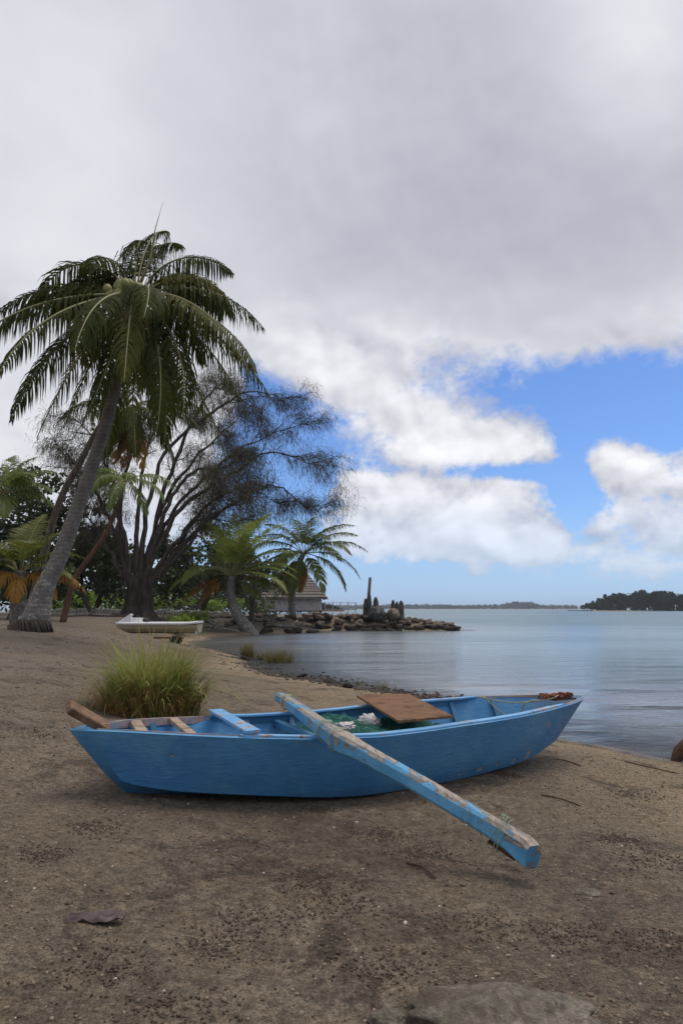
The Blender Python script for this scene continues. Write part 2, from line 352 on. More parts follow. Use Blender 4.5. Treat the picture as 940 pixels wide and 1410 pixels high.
def b_rock(t,b):
    P=t.coord('Object'); W=t.new('ShaderNodeNewGeometry').outputs['Position']; x,y,z=t.sep(W)
    oi=t.new('ShaderNodeObjectInfo').outputs['Random']
    n=t.noise(P,5,7,.7,.3); l=t.noise(P,11,5,.7)
    c=t.mix(t.mapr(n,.3,.7),(.05,.038,.03),(.21,.165,.13))
    c=t.mix(t.m('MULTIPLY',oi,.5),c,(.25,.18,.125))
    c=t.mix(t.m('MULTIPLY',t.mapr(l,.56,.66),.5),c,(.34,.31,.27))
    tide=t.mapr(t.m('ADD',z,t.m('MULTIPLY',t.m('SUBTRACT',n,.5),.25)),.48,.3)
    c=t.mix(t.m('MULTIPLY',tide,.85),c,(.022,.019,.016))
    setp(t,b,c,.9,t.bump(n,1,.06),.2)
ROCK=mat('basalt_rock',b_rock)
def b_grock(t,b):
    P=t.coord('Object'); n=t.noise(P,6,8,.7,.3); l=t.noise(P,3,5,.6,1)
    c=t.mix(t.mapr(n,.3,.7),(.19,.16,.125),(.42,.36,.28)); c=t.mix(t.m('MULTIPLY',t.mapr(l,.5,.62),.6),c,(.085,.095,.06))
    f=t.noise(P,38,5,.75); c=t.mix(t.mapr(f,.35,.7),t.mix(.6,c,(.05,.042,.033)),c); c=t.mix(t.m('MULTIPLY',t.mapr(t.noise(P,4.3,6,.7,.8),.5,.56),.7),c,(.13,.10,.07))
    setp(t,b,c,.9,t.bump(t.m('ADD',n,t.m('MULTIPLY',f,.4)),1,.06),.2)
GROCK=mat('grey_rock',b_grock)
def b_slab(t,b):
    P=t.coord('Object'); n=t.noise(t.scale(P,1,1,.4),6,6,.7); setp(t,b,t.mix(t.mapr(n,.35,.7),(.05,.05,.046),(.17,.17,.155)),.95,t.bump(n,1,.05),.1)
SLAB=mat('slab_stone',b_slab)

# painted boat wood: blue paint worn to grey/brown wood
def paint(name,wear,blue1=(.045,.155,.31),blue2=(.075,.225,.42),edge=.5,sx=1,woodc=((.23,.17,.125),(.40,.34,.27)),thr=.5,streak=.15,rust=True):
    def f(t,b):
        P=t.coord('Object'); S=t.scale(P,streak*sx,1,1) if name!='beam_paint' else P
        n=t.noise(P,2.2,5,.6,.2); g=t.noise(t.scale(P,.12,.9,1),42,4,.6); f_=t.noise(P,9,7,.72,.3); big=t.noise(P,1.4,3,.5)
        c=t.mix(t.mapr(n,.3,.7),blue1,blue2)
        c=t.mix(t.m('MULTIPLY',t.mapr(g,.5,.75),.22),c,(.14,.30,.45))
        gr=t.mapr(t.noise(P,30,4,.7),.62,.75); c=t.mix(t.m('MULTIPLY',gr,.35),c,(.02,.05,.09))
        wood=t.mix(t.mapr(g,.3,.7),*woodc)
        if rust: wood=t.mix(t.mapr(t.noise(P,14,5,.7),.52,.62),wood,(.12,.052,.025))
        msk=t.m('ADD',t.m('MULTIPLY',f_,.6),t.m('MULTIPLY',big,.4))
        wm=t.mapr(msk,thr,thr+.035)
        c=t.mix(t.m('MULTIPLY',wm,wear),c,wood)
        h=t.m('ADD',t.m('MULTIPLY',g,.25),t.m('SUBTRACT',t.m('MULTIPLY',n,.8),t.m('MULTIPLY',wm,.25)))
        setp(t,b,c,t.mapr(wm,0,1,.42,.85),t.bump(h,.7,.008),.4)
    return mat(name,f)
HULL=paint('hull_paint',.0,(.036,.125,.245),(.052,.165,.31))
INNER=paint('inner_paint',.5,(.04,.15,.27),(.065,.21,.36),thr=.62)
RAIL=paint('rail_paint',.9,(.12,.33,.60),(.19,.43,.70),thr=.555,woodc=((.30,.22,.2),(.45,.38,.36)))
RAWRAIL=paint('raw_rail',1,(.26,.30,.36),(.30,.31,.36),thr=.44,woodc=((.30,.20,.17),(.44,.34,.31)),rust=False)
BEAM_=paint('beam_paint',1,(.085,.30,.50),(.14,.40,.64),thr=.50,woodc=((.24,.18,.13),(.42,.35,.28)))
def woodm(name,a,bc,sx=1,sy=8,sz=8,sc=6):
    def f(t,b):
        P=t.coord('Object'); n=t.noise(t.scale(P,sx,sy,sz),sc,6,.65,.5); m=t.noise(P,5,5,.7)
        c=t.mix(t.mapr(n,.3,.7),a,bc); c=t.mix(t.m('MULTIPLY',t.mapr(m,.52,.64),.6),c,tuple(x*.3 for x in a))
        setp(t,b,c,.8,t.bump(n,.6,.006),.25)
    return mat(name,f)
PLY=woodm('brown_board',(.11,.05,.024),(.24,.125,.06))
BLOCK=woodm('brown_block',(.13,.07,.04),(.28,.17,.10))
PALE=woodm('pale_wood',(.26,.19,.13),(.42,.33,.25))
DARKW=woodm('dark_wood',(.04,.022,.014),(.11,.055,.03))
HUTW=woodm('hut_boards',(.30,.28,.28),(.50,.47,.48),6,6,.3,3)
def simple(name,c,r=.7,metal=0,bump=0,sc=30):
    def f(t,b):
        n=t.noise(t.coord('Object'),sc,4,.6); setp(t,b,t.mix(t.mapr(n,.3,.7),tuple(x*.72 for x in c),c),r,t.bump(n,.6,bump) if bump else None,.4,metal)
    return mat(name,f)
ROPE=simple('rope_fibre',(.42,.36,.22),.9); LINE=simple('fishing_line',(.35,.42,.30),.5); RUST=simple('rusty_iron',(.24,.075,.035),.9,0,.004,60)
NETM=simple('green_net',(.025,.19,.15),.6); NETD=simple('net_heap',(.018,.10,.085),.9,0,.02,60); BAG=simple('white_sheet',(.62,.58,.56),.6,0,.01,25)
WHITE=simple('white_gelcoat',(.72,.71,.72),.35); TAN=simple('tan_hull',(.40,.33,.21),.5); BLACK=simple('black_rubber',(.02,.02,.02),.7)
COCO=simple('coconut_husk',(.26,.24,.08),.6,0,.01,8); CONC=simple('pale_stone',(.42,.39,.35),.9,0,.01,8)
def b_thatch(t,b):
    P=t.coord('Object'); x,y,z=t.sep(P); n=t.noise(t.scale(P,3,3,.6),5,6,.7); l=t.m('SINE',t.m('ADD',t.m('MULTIPLY',z,14),t.m('MULTIPLY',n,3)))
    c=t.mix(t.mapr(n,.3,.7),(.09,.078,.068),(.27,.24,.21)); c=t.mix(t.m('MULTIPLY',t.mapr(l,.3,1),.15),c,(.07,.055,.045))
    setp(t,b,c,1,t.bump(t.m('ADD',n,t.m('MULTIPLY',l,.3)),1,.08),.1)
THATCH=mat('thatch',b_thatch)

# ------------------------------------------------------------ canoe
S0=at(98,1003,4.35); B0=at(800,958,6.6); LEN=math.hypot(B0.x-S0.x,B0.y-S0.y)
DX=(B0.x-S0.x)/LEN; DY=(B0.y-S0.y)/LEN; CW=.6
ZG=[(0,.769),(.04,.768),(.08,.757),(.115,.744),(.2,.712),(.31,.672),(.415,.652),(.5,.656),(.573,.666),(.709,.673),(.84,.688),(.95,.69),(1,.689)]
ZC=[(.05,.49),(.085,.43),(.128,.39),(.18,.356),(.26,.31),(.35,.255),(.42,.232),(.5,.228),(.62,.24),(.74,.265),(.8,.295),(.885,.38),(.93,.49)]
ZK=[(.085,.335),(.2,.29),(.35,.235),(.5,.212),(.7,.225),(.8,.26),(.88,.35),(.918,.455)]
def hw(u): u=min(max(u,0),1); return CW*(1-abs(2*u-1)**2.3)**.8
def bp(u,tt,z): return Vector((S0.x+DX*LEN*u-DY*tt, S0.y+DY*LEN*u+DX*tt, z))
canoe=thing('outrigger_canoe','bright blue wooden canoe with a long outrigger beam, beached in the foreground','canoe',(S0.x+DX*LEN/2,S0.y+DY*LEN/2,.21))
canoe.rotation_euler=(0,0,0)
ns=56
def hull_rows(inset=0):
    rows=[]
    for i in range(ns+1):
        s=i/ns; row=[]
        ug=s; uc=.05+.88*s; uk=.085+.833*s
        G=(ug,max(hw(ug)-inset,.0),interp(ug,ZG)); C=(uc,max(.62*hw(.03+.94*s)-inset,.0)*(1 if 0<i<ns else 0),interp(uc,ZC)+inset*.6); K=(uk,0,interp(uk,ZK)+inset)
        if i in(0,ns): G=(G[0],0,G[2])
        half=[]
        for k in range(7):
            f=k/6; bul=.012*math.sin(PI*f)*math.sin(PI*s)
            wv=.004*mnoise.noise(Vector((ug*9,f*3,1)))*math.sin(PI*s)
            half.append((G[0]*(1-f)+C[0]*f,(G[1]*(1-f)+C[1]*f)+(bul+wv)*(1 if 0<i<ns else 0),G[2]*(1-f)+C[2]*f))
        for k in (1,2,3):
            f=k/3; half.append((C[0]*(1-f)+K[0]*f,C[1]*(1-f),C[2]*(1-f)+K[2]*f))
        far=[bp(u,t_,z) for u,t_,z in half]; near=[bp(u,-t_,z) for u,t_,z in half]
        rows.append(near[:-1]+[far[-1]]+far[:-1][::-1])
    return rows
m=MB(); rows=hull_rows(); nc=len(rows[0]); V=[v for r in rows for v in r]
F=[(i*nc+k,i*nc+k+1,(i+1)*nc+k+1,(i+1)*nc+k) for i in range(ns) for k in range(nc-1)]
m.add(V,F)
# patches where the paint has come off, cut into the material by position along the side
def b_hull(t,b):
    W=t.coord('Object'); P=W; n=t.noise(P,1.7,5,.6,.2); g=t.noise(t.scale(P,.4,.4,1.6),26,5,.65); f_=t.noise(P,9,6,.7)
    c=t.mix(t.mapr(n,.32,.68),(.055,.205,.41),(.080,.27,.50))
    c=t.mix(t.m('MULTIPLY',t.mapr(g,.5,.8),.3),c,(.12,.26,.38)); c=t.mix(t.mapr(t.noise(P,2.6,7,.7,.6),.45,.7,0,.4),c,(.17,.36,.50)); c=t.mix(t.mapr(t.noise(t.scale(P,1,1,3),8,7,.75,.4),.60,.70,0,.5),c,(.03,.11,.20))
    x,y,z=t.sep(P)
    # grime low on the hull
    c=t.mix(t.m('MULTIPLY',t.mapr(t.m('ADD',z,t.m('MULTIPLY',f_,.1)),.16,.06),.35),c,(.035,.075,.11))
    wm=t.mapr(t.noise(P,13,6,.75),.70,.73)
    cen=Vector(canoe.location)
    for (u,tt,z0,rx,rz) in [(.90,-1,.45,.03,.018),(.645,-1,.29,.02,.02),(.56,-1,.26,.014,.02),(.12,-1,.60,.012,.012),(.86,-1,.335+.05,.022,.035),(.815,-1,.55,.016,.013),(.775,-1,.30,.02,.04),(.69,-1,.30,.012,.022),(.735,-1,.29,.012,.03),(.60,-1,.275,.018,.012)]:
        uu=u; p=bp(uu,-(hw(uu)*(.62+.38*(z0-.25)/.42)),z0)-cen
        d=t.new('ShaderNodeVectorMath',operation='DISTANCE'); 
        sc=t.new('ShaderNodeVectorMath',operation='MULTIPLY'); t.put(sc.inputs[0],P); sc.inputs[1].default_value=(1,1,rx/rz)
        t.put(d.inputs[0],sc.outputs[0]); d.inputs[1].default_value=(p.x,p.y,p.z*rx/rz)
        dd=t.m('ADD',d.outputs['Value'],t.m('MULTIPLY',t.m('SUBTRACT',f_,.5),rx*1.1)); rx*=1.45
        wm=t.m('MAXIMUM',wm,t.mapr(dd,rx*1.15,rx*.9))
    # weathered bare edge towards the bow
    ux=t.m('ADD',t.m('MULTIPLY',x,DX),t.m('MULTIPLY',y,DY))
    c=t.mix(t.m('MULTIPLY',t.mapr(t.m('ADD',ux,t.m('MULTIPLY',f_,.5)),1.9,2.35),.55),c,(.17,.22,.24))
    c=t.mix(t.m('MULTIPLY',wm,.9),c,t.mix(t.mapr(g,.3,.7),(.28,.25,.22),(.42,.38,.33)))
    h=t.m('ADD',t.m('MULTIPLY',g,.3),t.m('SUBTRACT',t.m('MULTIPLY',n,.9),t.m('MULTIPLY',wm,.3)))
    setp(t,b,c,t.mapr(g,.3,.7,.36,.6),t.bump(h,1,.02),.35)
HULLM=mat('blue_hull_paint',b_hull)
hull=m.obj('hull',HULLM,canoe,smooth=True)
so=hull.modifiers.new('thick','SOLIDIFY'); so.thickness=.018; so.offset=1
es=hull.modifiers.new('es','EDGE_SPLIT'); es.split_angle=R(28)
hull.data.materials.append(INNER); so.material_offset=0
# rails
def railmesh(m,side,u0,u1,wid,dep,lift=.0,out=.006,n=40,tap=True,inset=0):
    P=[]
    for i in range(n+1):
        u=u0+(u1-u0)*i/n; z=interp(u,ZG)+lift; h=max(hw(u)-inset,.012); k=1
        if tap: k=min(1,.25+(n-i)/4,.25+i/4)
        du=.004; tn=(hw(u+du)-hw(u-du))/(2*du*LEN)
        o=(h+out)*side; i_=max(h-wid*k,.002)*side
        P.append([bp(u,o,z-dep),bp(u,o,z),bp(u,i_,z),bp(u,i_,z-dep)])
    V=[v for r in P for v in r]; F=[]
    for i in range(n):
        for k in range(4): F.append((i*4+k,i*4+(k+1)%4,(i+1)*4+(k+1)%4,(i+1)*4+k))
    F+=[(0,1,2,3),(n*4+3,n*4+2,n*4+1,n*4)]
    m.add(V,F)
for side,u0,u1 in ((-1,.205,.86),(1,.235,.80)):
    m=MB(); railmesh(m,side,u0,u1,.058,.018,.012); o=m.obj('gunwale_rail',RAIL,canoe); bv=o.modifiers.new('b','BEVEL'); bv.width=.004; bv.segments=2
    tag(o,'pale blue gunwale rail')
    m=MB(); railmesh(m,side,u0+.003,u1-.02,.030,.07,-.0065,-.020,inset=0); o=m.obj('stringer',INNER,canoe)
for side in (-1,1):
    m=MB(); railmesh(m,side,.03,.204 if side<0 else .234,.030,.05,.004,-.019 if side<0 else -.012,n=16); tag(m.obj('stern_rail',RAWRAIL,canoe),'bare pinkish timber rail')
m=MB(); railmesh(m,-1,.865,.985,.014,.02,.004,.0045,n=10); railmesh(m,1,.805,.985,.014,.02,.004,.0045,n=10); m.obj('bow_edge',RAWRAIL,canoe)
# thwarts
def thwart(ua,ub,wid,th,z,name,mt,over=.0,lab=None):
    a=bp(ua,-(hw(ua)+over),z); b_=bp(ub,hw(ub)+over,z); d=(b_-a); L=d.length; c=(a+b_)/2
    q=Matrix.Rotation(math.atan2(d.y,d.x),3,'Z'); m=MB(); m.box(c,L,wid,th,q); o=m.obj(name,mt,canoe)
    bv=o.modifiers.new('b','BEVEL'); bv.width=.003; 
    if lab: tag(o,lab)
thwart(.222,.245,.10,.022,.735,'thwart',RAIL,.004,'wide blue seat board')
thwart(.085,.10,.07,.03,.734,'thwart',PALE,-.03,'bare pale cross piece nearest the stern')
thwart(.148,.165,.06,.03,.712,'thwart',PALE,-.03,'bare pale cross piece')
thwart(.345,.36,.05,.05,.60,'thwart',INNER,-.02)
# ribs
for u in (.13,.30,.39,.50,.62,.74,.83):
    m=MB()
    for side in(-1,1):
        top=bp(u,side*(hw(u)-.028),interp(u,ZG)-.03); ch=bp(u,side*(.62*hw(u)-.022),interp(u,ZC)+.03)
        d=ch-top; c=(top+ch)/2; q=d.to_track_quat('Z','X').to_matrix()
        ang=math.atan2(DY,DX); zax=d.normalized(); xax=Vector((DX,DY,0)); xax=(xax-zax*xax.dot(zax)).normalized(); yax=zax.cross(xax)
        q=Matrix((xax,yax,zax)).transposed(); m.box(c,.042,.026,d.length,q)
    a=bp(u,-(.60*hw(u)),interp(u,ZC)+.03); b_=bp(u,(.60*hw(u)),interp(u,ZC)+.03); d=b_-a
    m.box((a+b_)/2,d.length,.04,.045,Matrix.Rotation(math.atan2(d.y,d.x),3,'Z'))
    m.obj('rib',INNER,canoe)
# wood block at the stern tip
p0=bp(.045,0,.76); p1=at(97,974,4.28); d=(p1-p0); zax=d.normalized(); xax=Vector((DX,DY,0)); xax=(xax-zax*xax.dot(zax)).normalized(); yax=zax.cross(xax)
m=MB(); m.box((p0+p1)/2,.05,.105,d.length+.03,Matrix((xax,yax,zax)).transposed()); o=m.obj('stem_block',BLOCK,canoe); bv=o.modifiers.new('b','BEVEL'); bv.width=.006; tag(o,'bare brown wood block jutting from the stern')
m=MB(); m.box(bp(.945,0,.677),.26,.10,.014,Matrix.Rotation(math.atan2(DY,DX),3,'Z'),taper=.9); m.obj('foredeck',DARKW,canoe)
# outrigger beam
cen=[gz(384,960,.735),gz(398,968,.735),gz(430,992,.735),gz(455,1011,.735),gz(474,1023,.735),gz(500,1037,.705),gz(560,1070,.62),gz(630,1111,.51),gz(690,1147,.415),gz(722,1170,.365),gz(733,1181,.345)]
wd=[.075,.088,.09,.095,.108,.093,.088,.086,.088,.09,.08]; hh=[.078,.09,.095,.10,.112,.09,.082,.082,.095,.122,.125]
def beam_mesh():
    P=spline(cen,44); V=[];F=[]; n=len(P)
    for i,p in enumerate(P):
        x=i/(n-1)*(len(cen)-1); W_=float(np.interp(x,range(len(wd)),wd)); H_=float(np.interp(x,range(len(hh)),hh))
        d=(P[min(i+1,n-1)]-P[max(i-1,0)]).normalized(); s=d.cross(Vector((0,0,1))).normalized(); up=s.cross(d)
        ch=.017
        wob=.004*mnoise.noise(p*6)
        for a,b_ in ((-W_/2+ch,H_/2),(W_/2-ch,H_/2),(W_/2,H_/2-ch),(W_/2,-H_/2+ch),(W_/2-ch,-H_/2),(-W_/2+ch,-H_/2),(-W_/2,-H_/2+ch),(-W_/2,H_/2-ch)):
            V.append(p+s*(a+wob)+up*(b_+wob))
    for i in range(n-1):
        for k in range(8): F.append((i*8+k,(i+1)*8+k,(i+1)*8+(k+1)%8,i*8+(k+1)%8))
    F.append(tuple(range(8))); F.append(tuple((n-1)*8+k for k in range(8))[::-1])
    return V,F
m=MB(); m.add(*beam_mesh())
def b_beam(t,b):
    P=t.coord('Object'); a=math.atan2(cen[-1].y-cen[0].y,cen[-1].x-cen[0].x)
    mp=t.new('ShaderNodeMapping'); mp.vector_type='TEXTURE'; mp.inputs['Rotation'].default_value=(0,0,a); t.put(mp.inputs[0],P); Q=mp.outputs[0]
    g=t.noise(t.scale(Q,1.2,14,14),6,5,.65,.3); f_=t.noise(t.scale(Q,1,3.2,3.2),3.6,7,.68,.4); big=t.noise(t.scale(Q,1,2.2,2.2),1.9,3,.5); n=t.noise(P,5,4,.6)
    nz=t.sep(t.new('ShaderNodeNewGeometry').outputs['Normal'])[2]
    c=t.mix(t.mapr(n,.3,.7),(.075,.27,.46),(.14,.40,.64)); c=t.mix(t.m('MULTIPLY',t.mapr(g,.5,.75),.3),c,(.03,.14,.20))
    wood=t.mix(t.mapr(g,.3,.7),(.22,.18,.145),(.42,.37,.32)); wood=t.mix(t.mapr(t.noise(t.scale(Q,1,5,5),5,5,.7),.56,.64,0,.8),wood,(.14,.065,.035))
    msk=t.m('ADD',t.m('ADD',t.m('MULTIPLY',f_,.6),t.m('MULTIPLY',big,.4)),t.mapr(nz,.3,.9,-.035,.045))
    wm=t.mapr(msk,.488,.515); rim=t.m('MULTIPLY',t.mapr(msk,.475,.50),t.mapr(msk,.535,.505))
    c=t.mix(wm,c,wood); c=t.mix(t.m('MULTIPLY',rim,.4),c,(.15,.08,.05))
    setp(t,b,c,t.mapr(wm,0,1,.4,.85),t.bump(t.m('SUBTRACT',t.m('MULTIPLY',g,.4),t.m('MULTIPLY',wm,.5)),.9,.006),.4)
beam=m.obj('outrigger_beam',mat('worn_beam_paint',b_beam),canoe); tag(beam,'long bent outrigger beam with blue paint worn to grey wood')
# keep beam texture in the beam's own frame
P=spline(cen,44)
# wedge lashed under the beam, lashings
i=36; d=(P[38]-P[34]).normalized(); s=d.cross(Vector((0,0,1))).normalized(); up=s.cross(d)
m=MB(); m.box(P[36]-up*.058,.15,.045,.03,Matrix((d,s,up)).transposed(),taper=.85); m.obj('wedge',DARKW,beam)
def lashing(idx,turns,rad=.0022,slop=.012,mt=LINE,ww=.1,hh_=.1):
    m=MB(); pts=[]
    d=(P[idx+1]-P[idx-1]).normalized(); s=d.cross(Vector((0,0,1))).normalized(); up=s.cross(d)
    for k in range(turns*12+1):
        a=2*PI*k/12; x=math.cos(a); y=math.sin(a); mm=max(abs(x),abs(y)); q=(.7+.3*mm)/mm if mm else 1
        off=random.uniform(-slop,slop)*.3+math.sin(a*.37)*slop
        pts.append(P[idx]+d*off+s*x*q*(ww/2+.008)*1.0+up*y*q*(hh_/2+.008))
    m.tube(pts,rad,5); m.obj('lashing',mt,beam,True)
lashing(4,6,.0025,.02); lashing(12,5,.0025,.03,LINE,.105,.11); lashing(35,6,.0013,.025,LINE,.10,.15); lashing(16,4,.0022,.02,LINE,.11,.12)
# loose tail of line hanging from the beam
m=MB()
for k in range(3):
    q=P[33+k]; pts=[q+Vector((-.05,-.03,.03)),q+Vector((-.07,-.04,.06+.02*k)),q+Vector((-.09,-.05,.02)),q+Vector((-.085,-.055,-.08)),q+Vector((-.07,-.05,-.13+.03*k))]
    m.tube(spline(pts,14),.0012,4)
m.obj('loose_line',LINE,beam)

# brown board lying across the rails
zb=.697; c4=[gz(491,962,zb+.006),gz(563,960,zb+.006),gz(623,991,zb-.002),gz(548,998,zb-.002)]
m=MB(); cx=sum(c4,Vector())/4; n_=12; top=[];F=[]
for i in range(n_+1):
    for j in range(n_+1):
        a=i/n_; b_=j/n_; p=(c4[0]*(1-a)+c4[1]*a)*(1-b_)+(c4[3]*(1-a)+c4[2]*a)*b_
        if b_==1: p=p+Vector((.008*mnoise.noise(Vector((a*9,0,3))),.02*mnoise.noise(Vector((a*11,2,3))),0))
        top.append(p+Vector((0,0,.012+.006*math.sin(PI*a)*(1-b_))))
k=(n_+1)
for i in range(n_):
    for j in range(n_): F.append((i*k+j,(i+1)*k+j,(i+1)*k+j+1,i*k+j+1))
m.add(top,F); board=m.obj('wooden_board',PLY); rot_to(cx,board); so=board.modifiers.new('s','SOLIDIFY'); so.thickness=.017; so.offset=-1
tag(board,'weathered brown board laid across the rails of the blue canoe','board')

# net heap and plastic bundles in the boat
def moundz(u,tt):
    return .43+.19*math.exp(-((u-.45)/.10)**2)+.13*math.exp(-((u-.62)/.05)**2)*(1 if tt>0 else .6)+.05*mnoise.noise(Vector((u*26,tt*7,.3)))+.025*mnoise.noise(Vector((u*70,tt*19,.9)))
net=thing('fishing_net','heap of green fishing net piled in the middle of the blue canoe','fishing net',bp(.5,0,.33))
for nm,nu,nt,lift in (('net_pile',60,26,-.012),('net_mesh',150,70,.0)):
    V=[];F=[]
    for i in range(nu+1):
        u=.335+.335*i/nu
        for j in range(nt+1):
            wmax=hw(u)-.07; tt=-wmax+2*wmax*j/nt
            e=min(1,(i+.0)/nu*8,(nu-i)/nu*8); z=.33+(moundz(u,tt)-.33)*e**.5
            if nm=='net_mesh':
                u2=u+.006*mnoise.noise(Vector((u*90,tt*14,5))); t2=tt+.03*mnoise.noise(Vector((u*60,tt*18,8))); z+=.012*mnoise.noise(Vector((u*200,tt*60,2)))
            else: u2,t2=u,tt
            lim=.62*hw(u)+(z-.27)/.42*.38*hw(u)-.03
            t2=max(-lim,min(lim,t2)); V.append(bp(u2,t2,z+lift))
    for i in range(nu):
        for j in range(nt): F.append((i*(nt+1)+j,(i+1)*(nt+1)+j,(i+1)*(nt+1)+j+1,i*(nt+1)+j+1))
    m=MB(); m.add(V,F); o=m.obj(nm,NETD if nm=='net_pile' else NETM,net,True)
    if nm=='net_mesh': wf=o.modifiers.new('w','WIREFRAME'); wf.thickness=.0035; wf.use_replace=True
def lump(name,c,sx,sy,sz,mt,seed,parent=None,sub=4,amp=.3,fr=2.2,flatb=None,sharp=0):
    bpy_s=ico(sub); V=[]
    for v in bpy_s[0]:
        n=mnoise.noise(Vector(v)*fr+Vector((seed*3.1,seed,0))); n2=mnoise.noise(Vector(v)*fr*2.7+Vector((seed,0,seed)))
        if sharp: n=abs(n)*1.4-.3
        r=1+amp*n+amp*.45*n2; p=Vector((v[0]*sx*r,v[1]*sy*r,v[2]*sz*r))
        if flatb is not None and p.z<-sz*flatb: p.z=-sz*flatb
        V.append(p)
    m=MB(); m.add(V,bpy_s[1]); o=m.obj(name,mt,None,True); o.location=c
    if parent: o.parent=parent; o.location=Vector(c)-parent_world(parent)
    return o
_ico={}
def ico(s):
    if s not in _ico:
        import bmesh
        bm=bmesh.new(); bmesh.ops.create_icosphere(bm,subdivisions=s,radius=1); _ico[s]=([tuple(v.co) for v in bm.verts],[tuple(v.index for v in f.verts) for f in bm.faces]); bm.free()
    return _ico[s]
o=lump('cloth_bundle',gz(508,994,.625),.085,.06,.055,BAG,3,amp=.45,fr=2.6,sharp=1); tag(o,'crumpled white bundle on the green net beside the brown board','cloth')
o=lump('cloth_bundle',gz(474,1001,.635),.07,.05,.035,BAG,8,amp=.5,fr=2.6,sharp=1); tag(o,'pale crumpled bundle on the green net beside the outrigger beam','cloth')
# rusty chain heap on the bow, rope across
ch=thing('rusty_chain','heap of rusty red chain on the pointed bow of the blue canoe','chain',bp(.93,0,.70))
m=MB()
for k in range(26):
    u=.895+.075*(k%13)/13+random.uniform(-.003,.003); c=bp(u,random.uniform(-.05,.05)*(1-(u-.89)*6),.70+.012*(k//13)+random.uniform(0,.012))
    R_=Matrix.Rotation(random.uniform(0,6),3,'Z')@Matrix.Rotation(random.uniform(.2,1.4),3,'X'); pts=[]
    for q in range(13):
        a=2*PI*q/12; pts.append(c+R_@Vector((math.cos(a)*.028,math.sin(a)*.018,0)))
    m.tube(pts,.0075,6,cap=False)
m.obj('chain_links',RUST,ch,True)
m=MB(); m.tube([bp(.885,-.03,.703),bp(.955,.02,.709)],.013,8,wob=.15); m.obj('iron_bar',RUST,ch)
m=MB(); m.tube(spline([bp(.80,hw(.80)-.03,.69),bp(.83,.15,.66),bp(.87,.02,.675),bp(.90,-.06,.70),bp(.93,-.02,.72)],30),.006,6)
m.tube(spline([bp(.81,hw(.81)-.05,.69),bp(.815,.2,.58),bp(.83,.16,.54),bp(.85,.1,.58),bp(.845,.03,.66),bp(.87,.0,.69)],30),.005,6)
o=m.obj('mooring_rope',ROPE,None,True); rot_to(bp(.83,.15,.6),o); tag(o,'thin tan rope looped inside the bow of the blue canoe','rope')
m=MB(); m.tube(spline([bp(.02,.0,.775),bp(.05,-.03,.785),bp(.07,.02,.79),bp(.06,.05,.775)],16),.004,5); m.obj('twine',ROPE,canoe)

# ------------------------------------------------------------ palms
def frond(root,crown,az_,e0,L,droop,mt,nl=46,ll=.9,grav=1.0,side_up=.15,lw=.045,dead=0,twist=0,part='frond',hub=.12,pw=1.25,rag=.10):
    a=R(az_); hdir=Vector((math.cos(a),math.sin(a),0)); pts=[]; p=Vector(crown)+hdir*hub; n=24
    for i in range(n+1):
        pts.append(p.copy()); s=(i+.5)/n; e=R(e0-droop*s**pw)
        side=Vector((-hdir.y,hdir.x,0)); dd=hdir*math.cos(e)+Vector((0,0,1))*math.sin(e)+side*twist*s
        p=p+dd.normalized()*L/n
    m=MB()
    seed=random.random()*50
    for i in range(nl):
        s=.19+.80*(i+random.uniform(-.3,.3))/nl; x=s*n; k=min(max(int(x),0),n-1); f=x-k; q=pts[k]*(1-f)+pts[k+1]*f
        tan=(pts[k+1]-pts[k]).normalized()
        sd=tan.cross(Vector((0,0,1)))
        if sd.length<.15: sd=Vector((-hdir.y,hdir.x,0))
        sd.normalize()
        if sd.dot(Vector((-hdir.y,hdir.x,0)))>0: sd=-sd
        upv=sd.cross(tan).normalized()
        prof=(math.sin(PI*min(1,(s*.93+.09)))**.55)*(1-.35*s) if s<1 else .2
        prof=max(prof,.18)
        for sg in(-1,1):
            if dead and random.random()<dead: continue
            if random.random()<.03+.5*max(0,mnoise.noise(Vector((s*7,sg*3,seed)))-.12): continue
            l=ll*prof*random.uniform(.8,1.12)
            fw=.45+.5*s; d0=(sd*sg+tan*fw+upv*side_up+Vector((random.uniform(-1,1),random.uniform(-1,1),random.uniform(-1,1)))*rag).normalized()
            wv=tan-d0*tan.dot(d0); wv.normalize()
            V=[];c=q.copy(); nseg=4; g=grav*random.uniform(.75,1.25)
            ws=[.55,1,.9,.55,.06]
            for j in range(nseg+1):
                V+= [c-wv*lw*ws[j]*.5,c+wv*lw*ws[j]*.5]
                gg=min(.97,g*(.16+.24*j)); dj=(d0*(1-gg)+Vector((0,0,-1))*gg).normalized(); c=c+dj*l/nseg
            m.add(V,[(2*j,2*j+1,2*j+3,2*j+2) for j in range(nseg)])
    fo=m.obj(part,mt,root)
    mr=MB(); mr.tube(pts,[.032*(1-i/n*.85)*(L/4)+.003 for i in range(n+1)],5); mr.obj('midrib',RIB if dead<.01 else PALM_B,fo,True)
    return fo
def trunkmesh(root,pts,rad,mt,seg=14,rings=60,flare=None,name='trunk'):
    P=spline(pts,rings); n=len(P); xs=np.linspace(0,len(rad)-1,n); rr=np.interp(xs,range(len(rad)),rad)
    m=MB(); m.tube(P,[r*(1+.025*math.sin(i*2.3)) for i,r in enumerate(rr)],seg,wob=.035); return m.obj(name,mt,root,True)

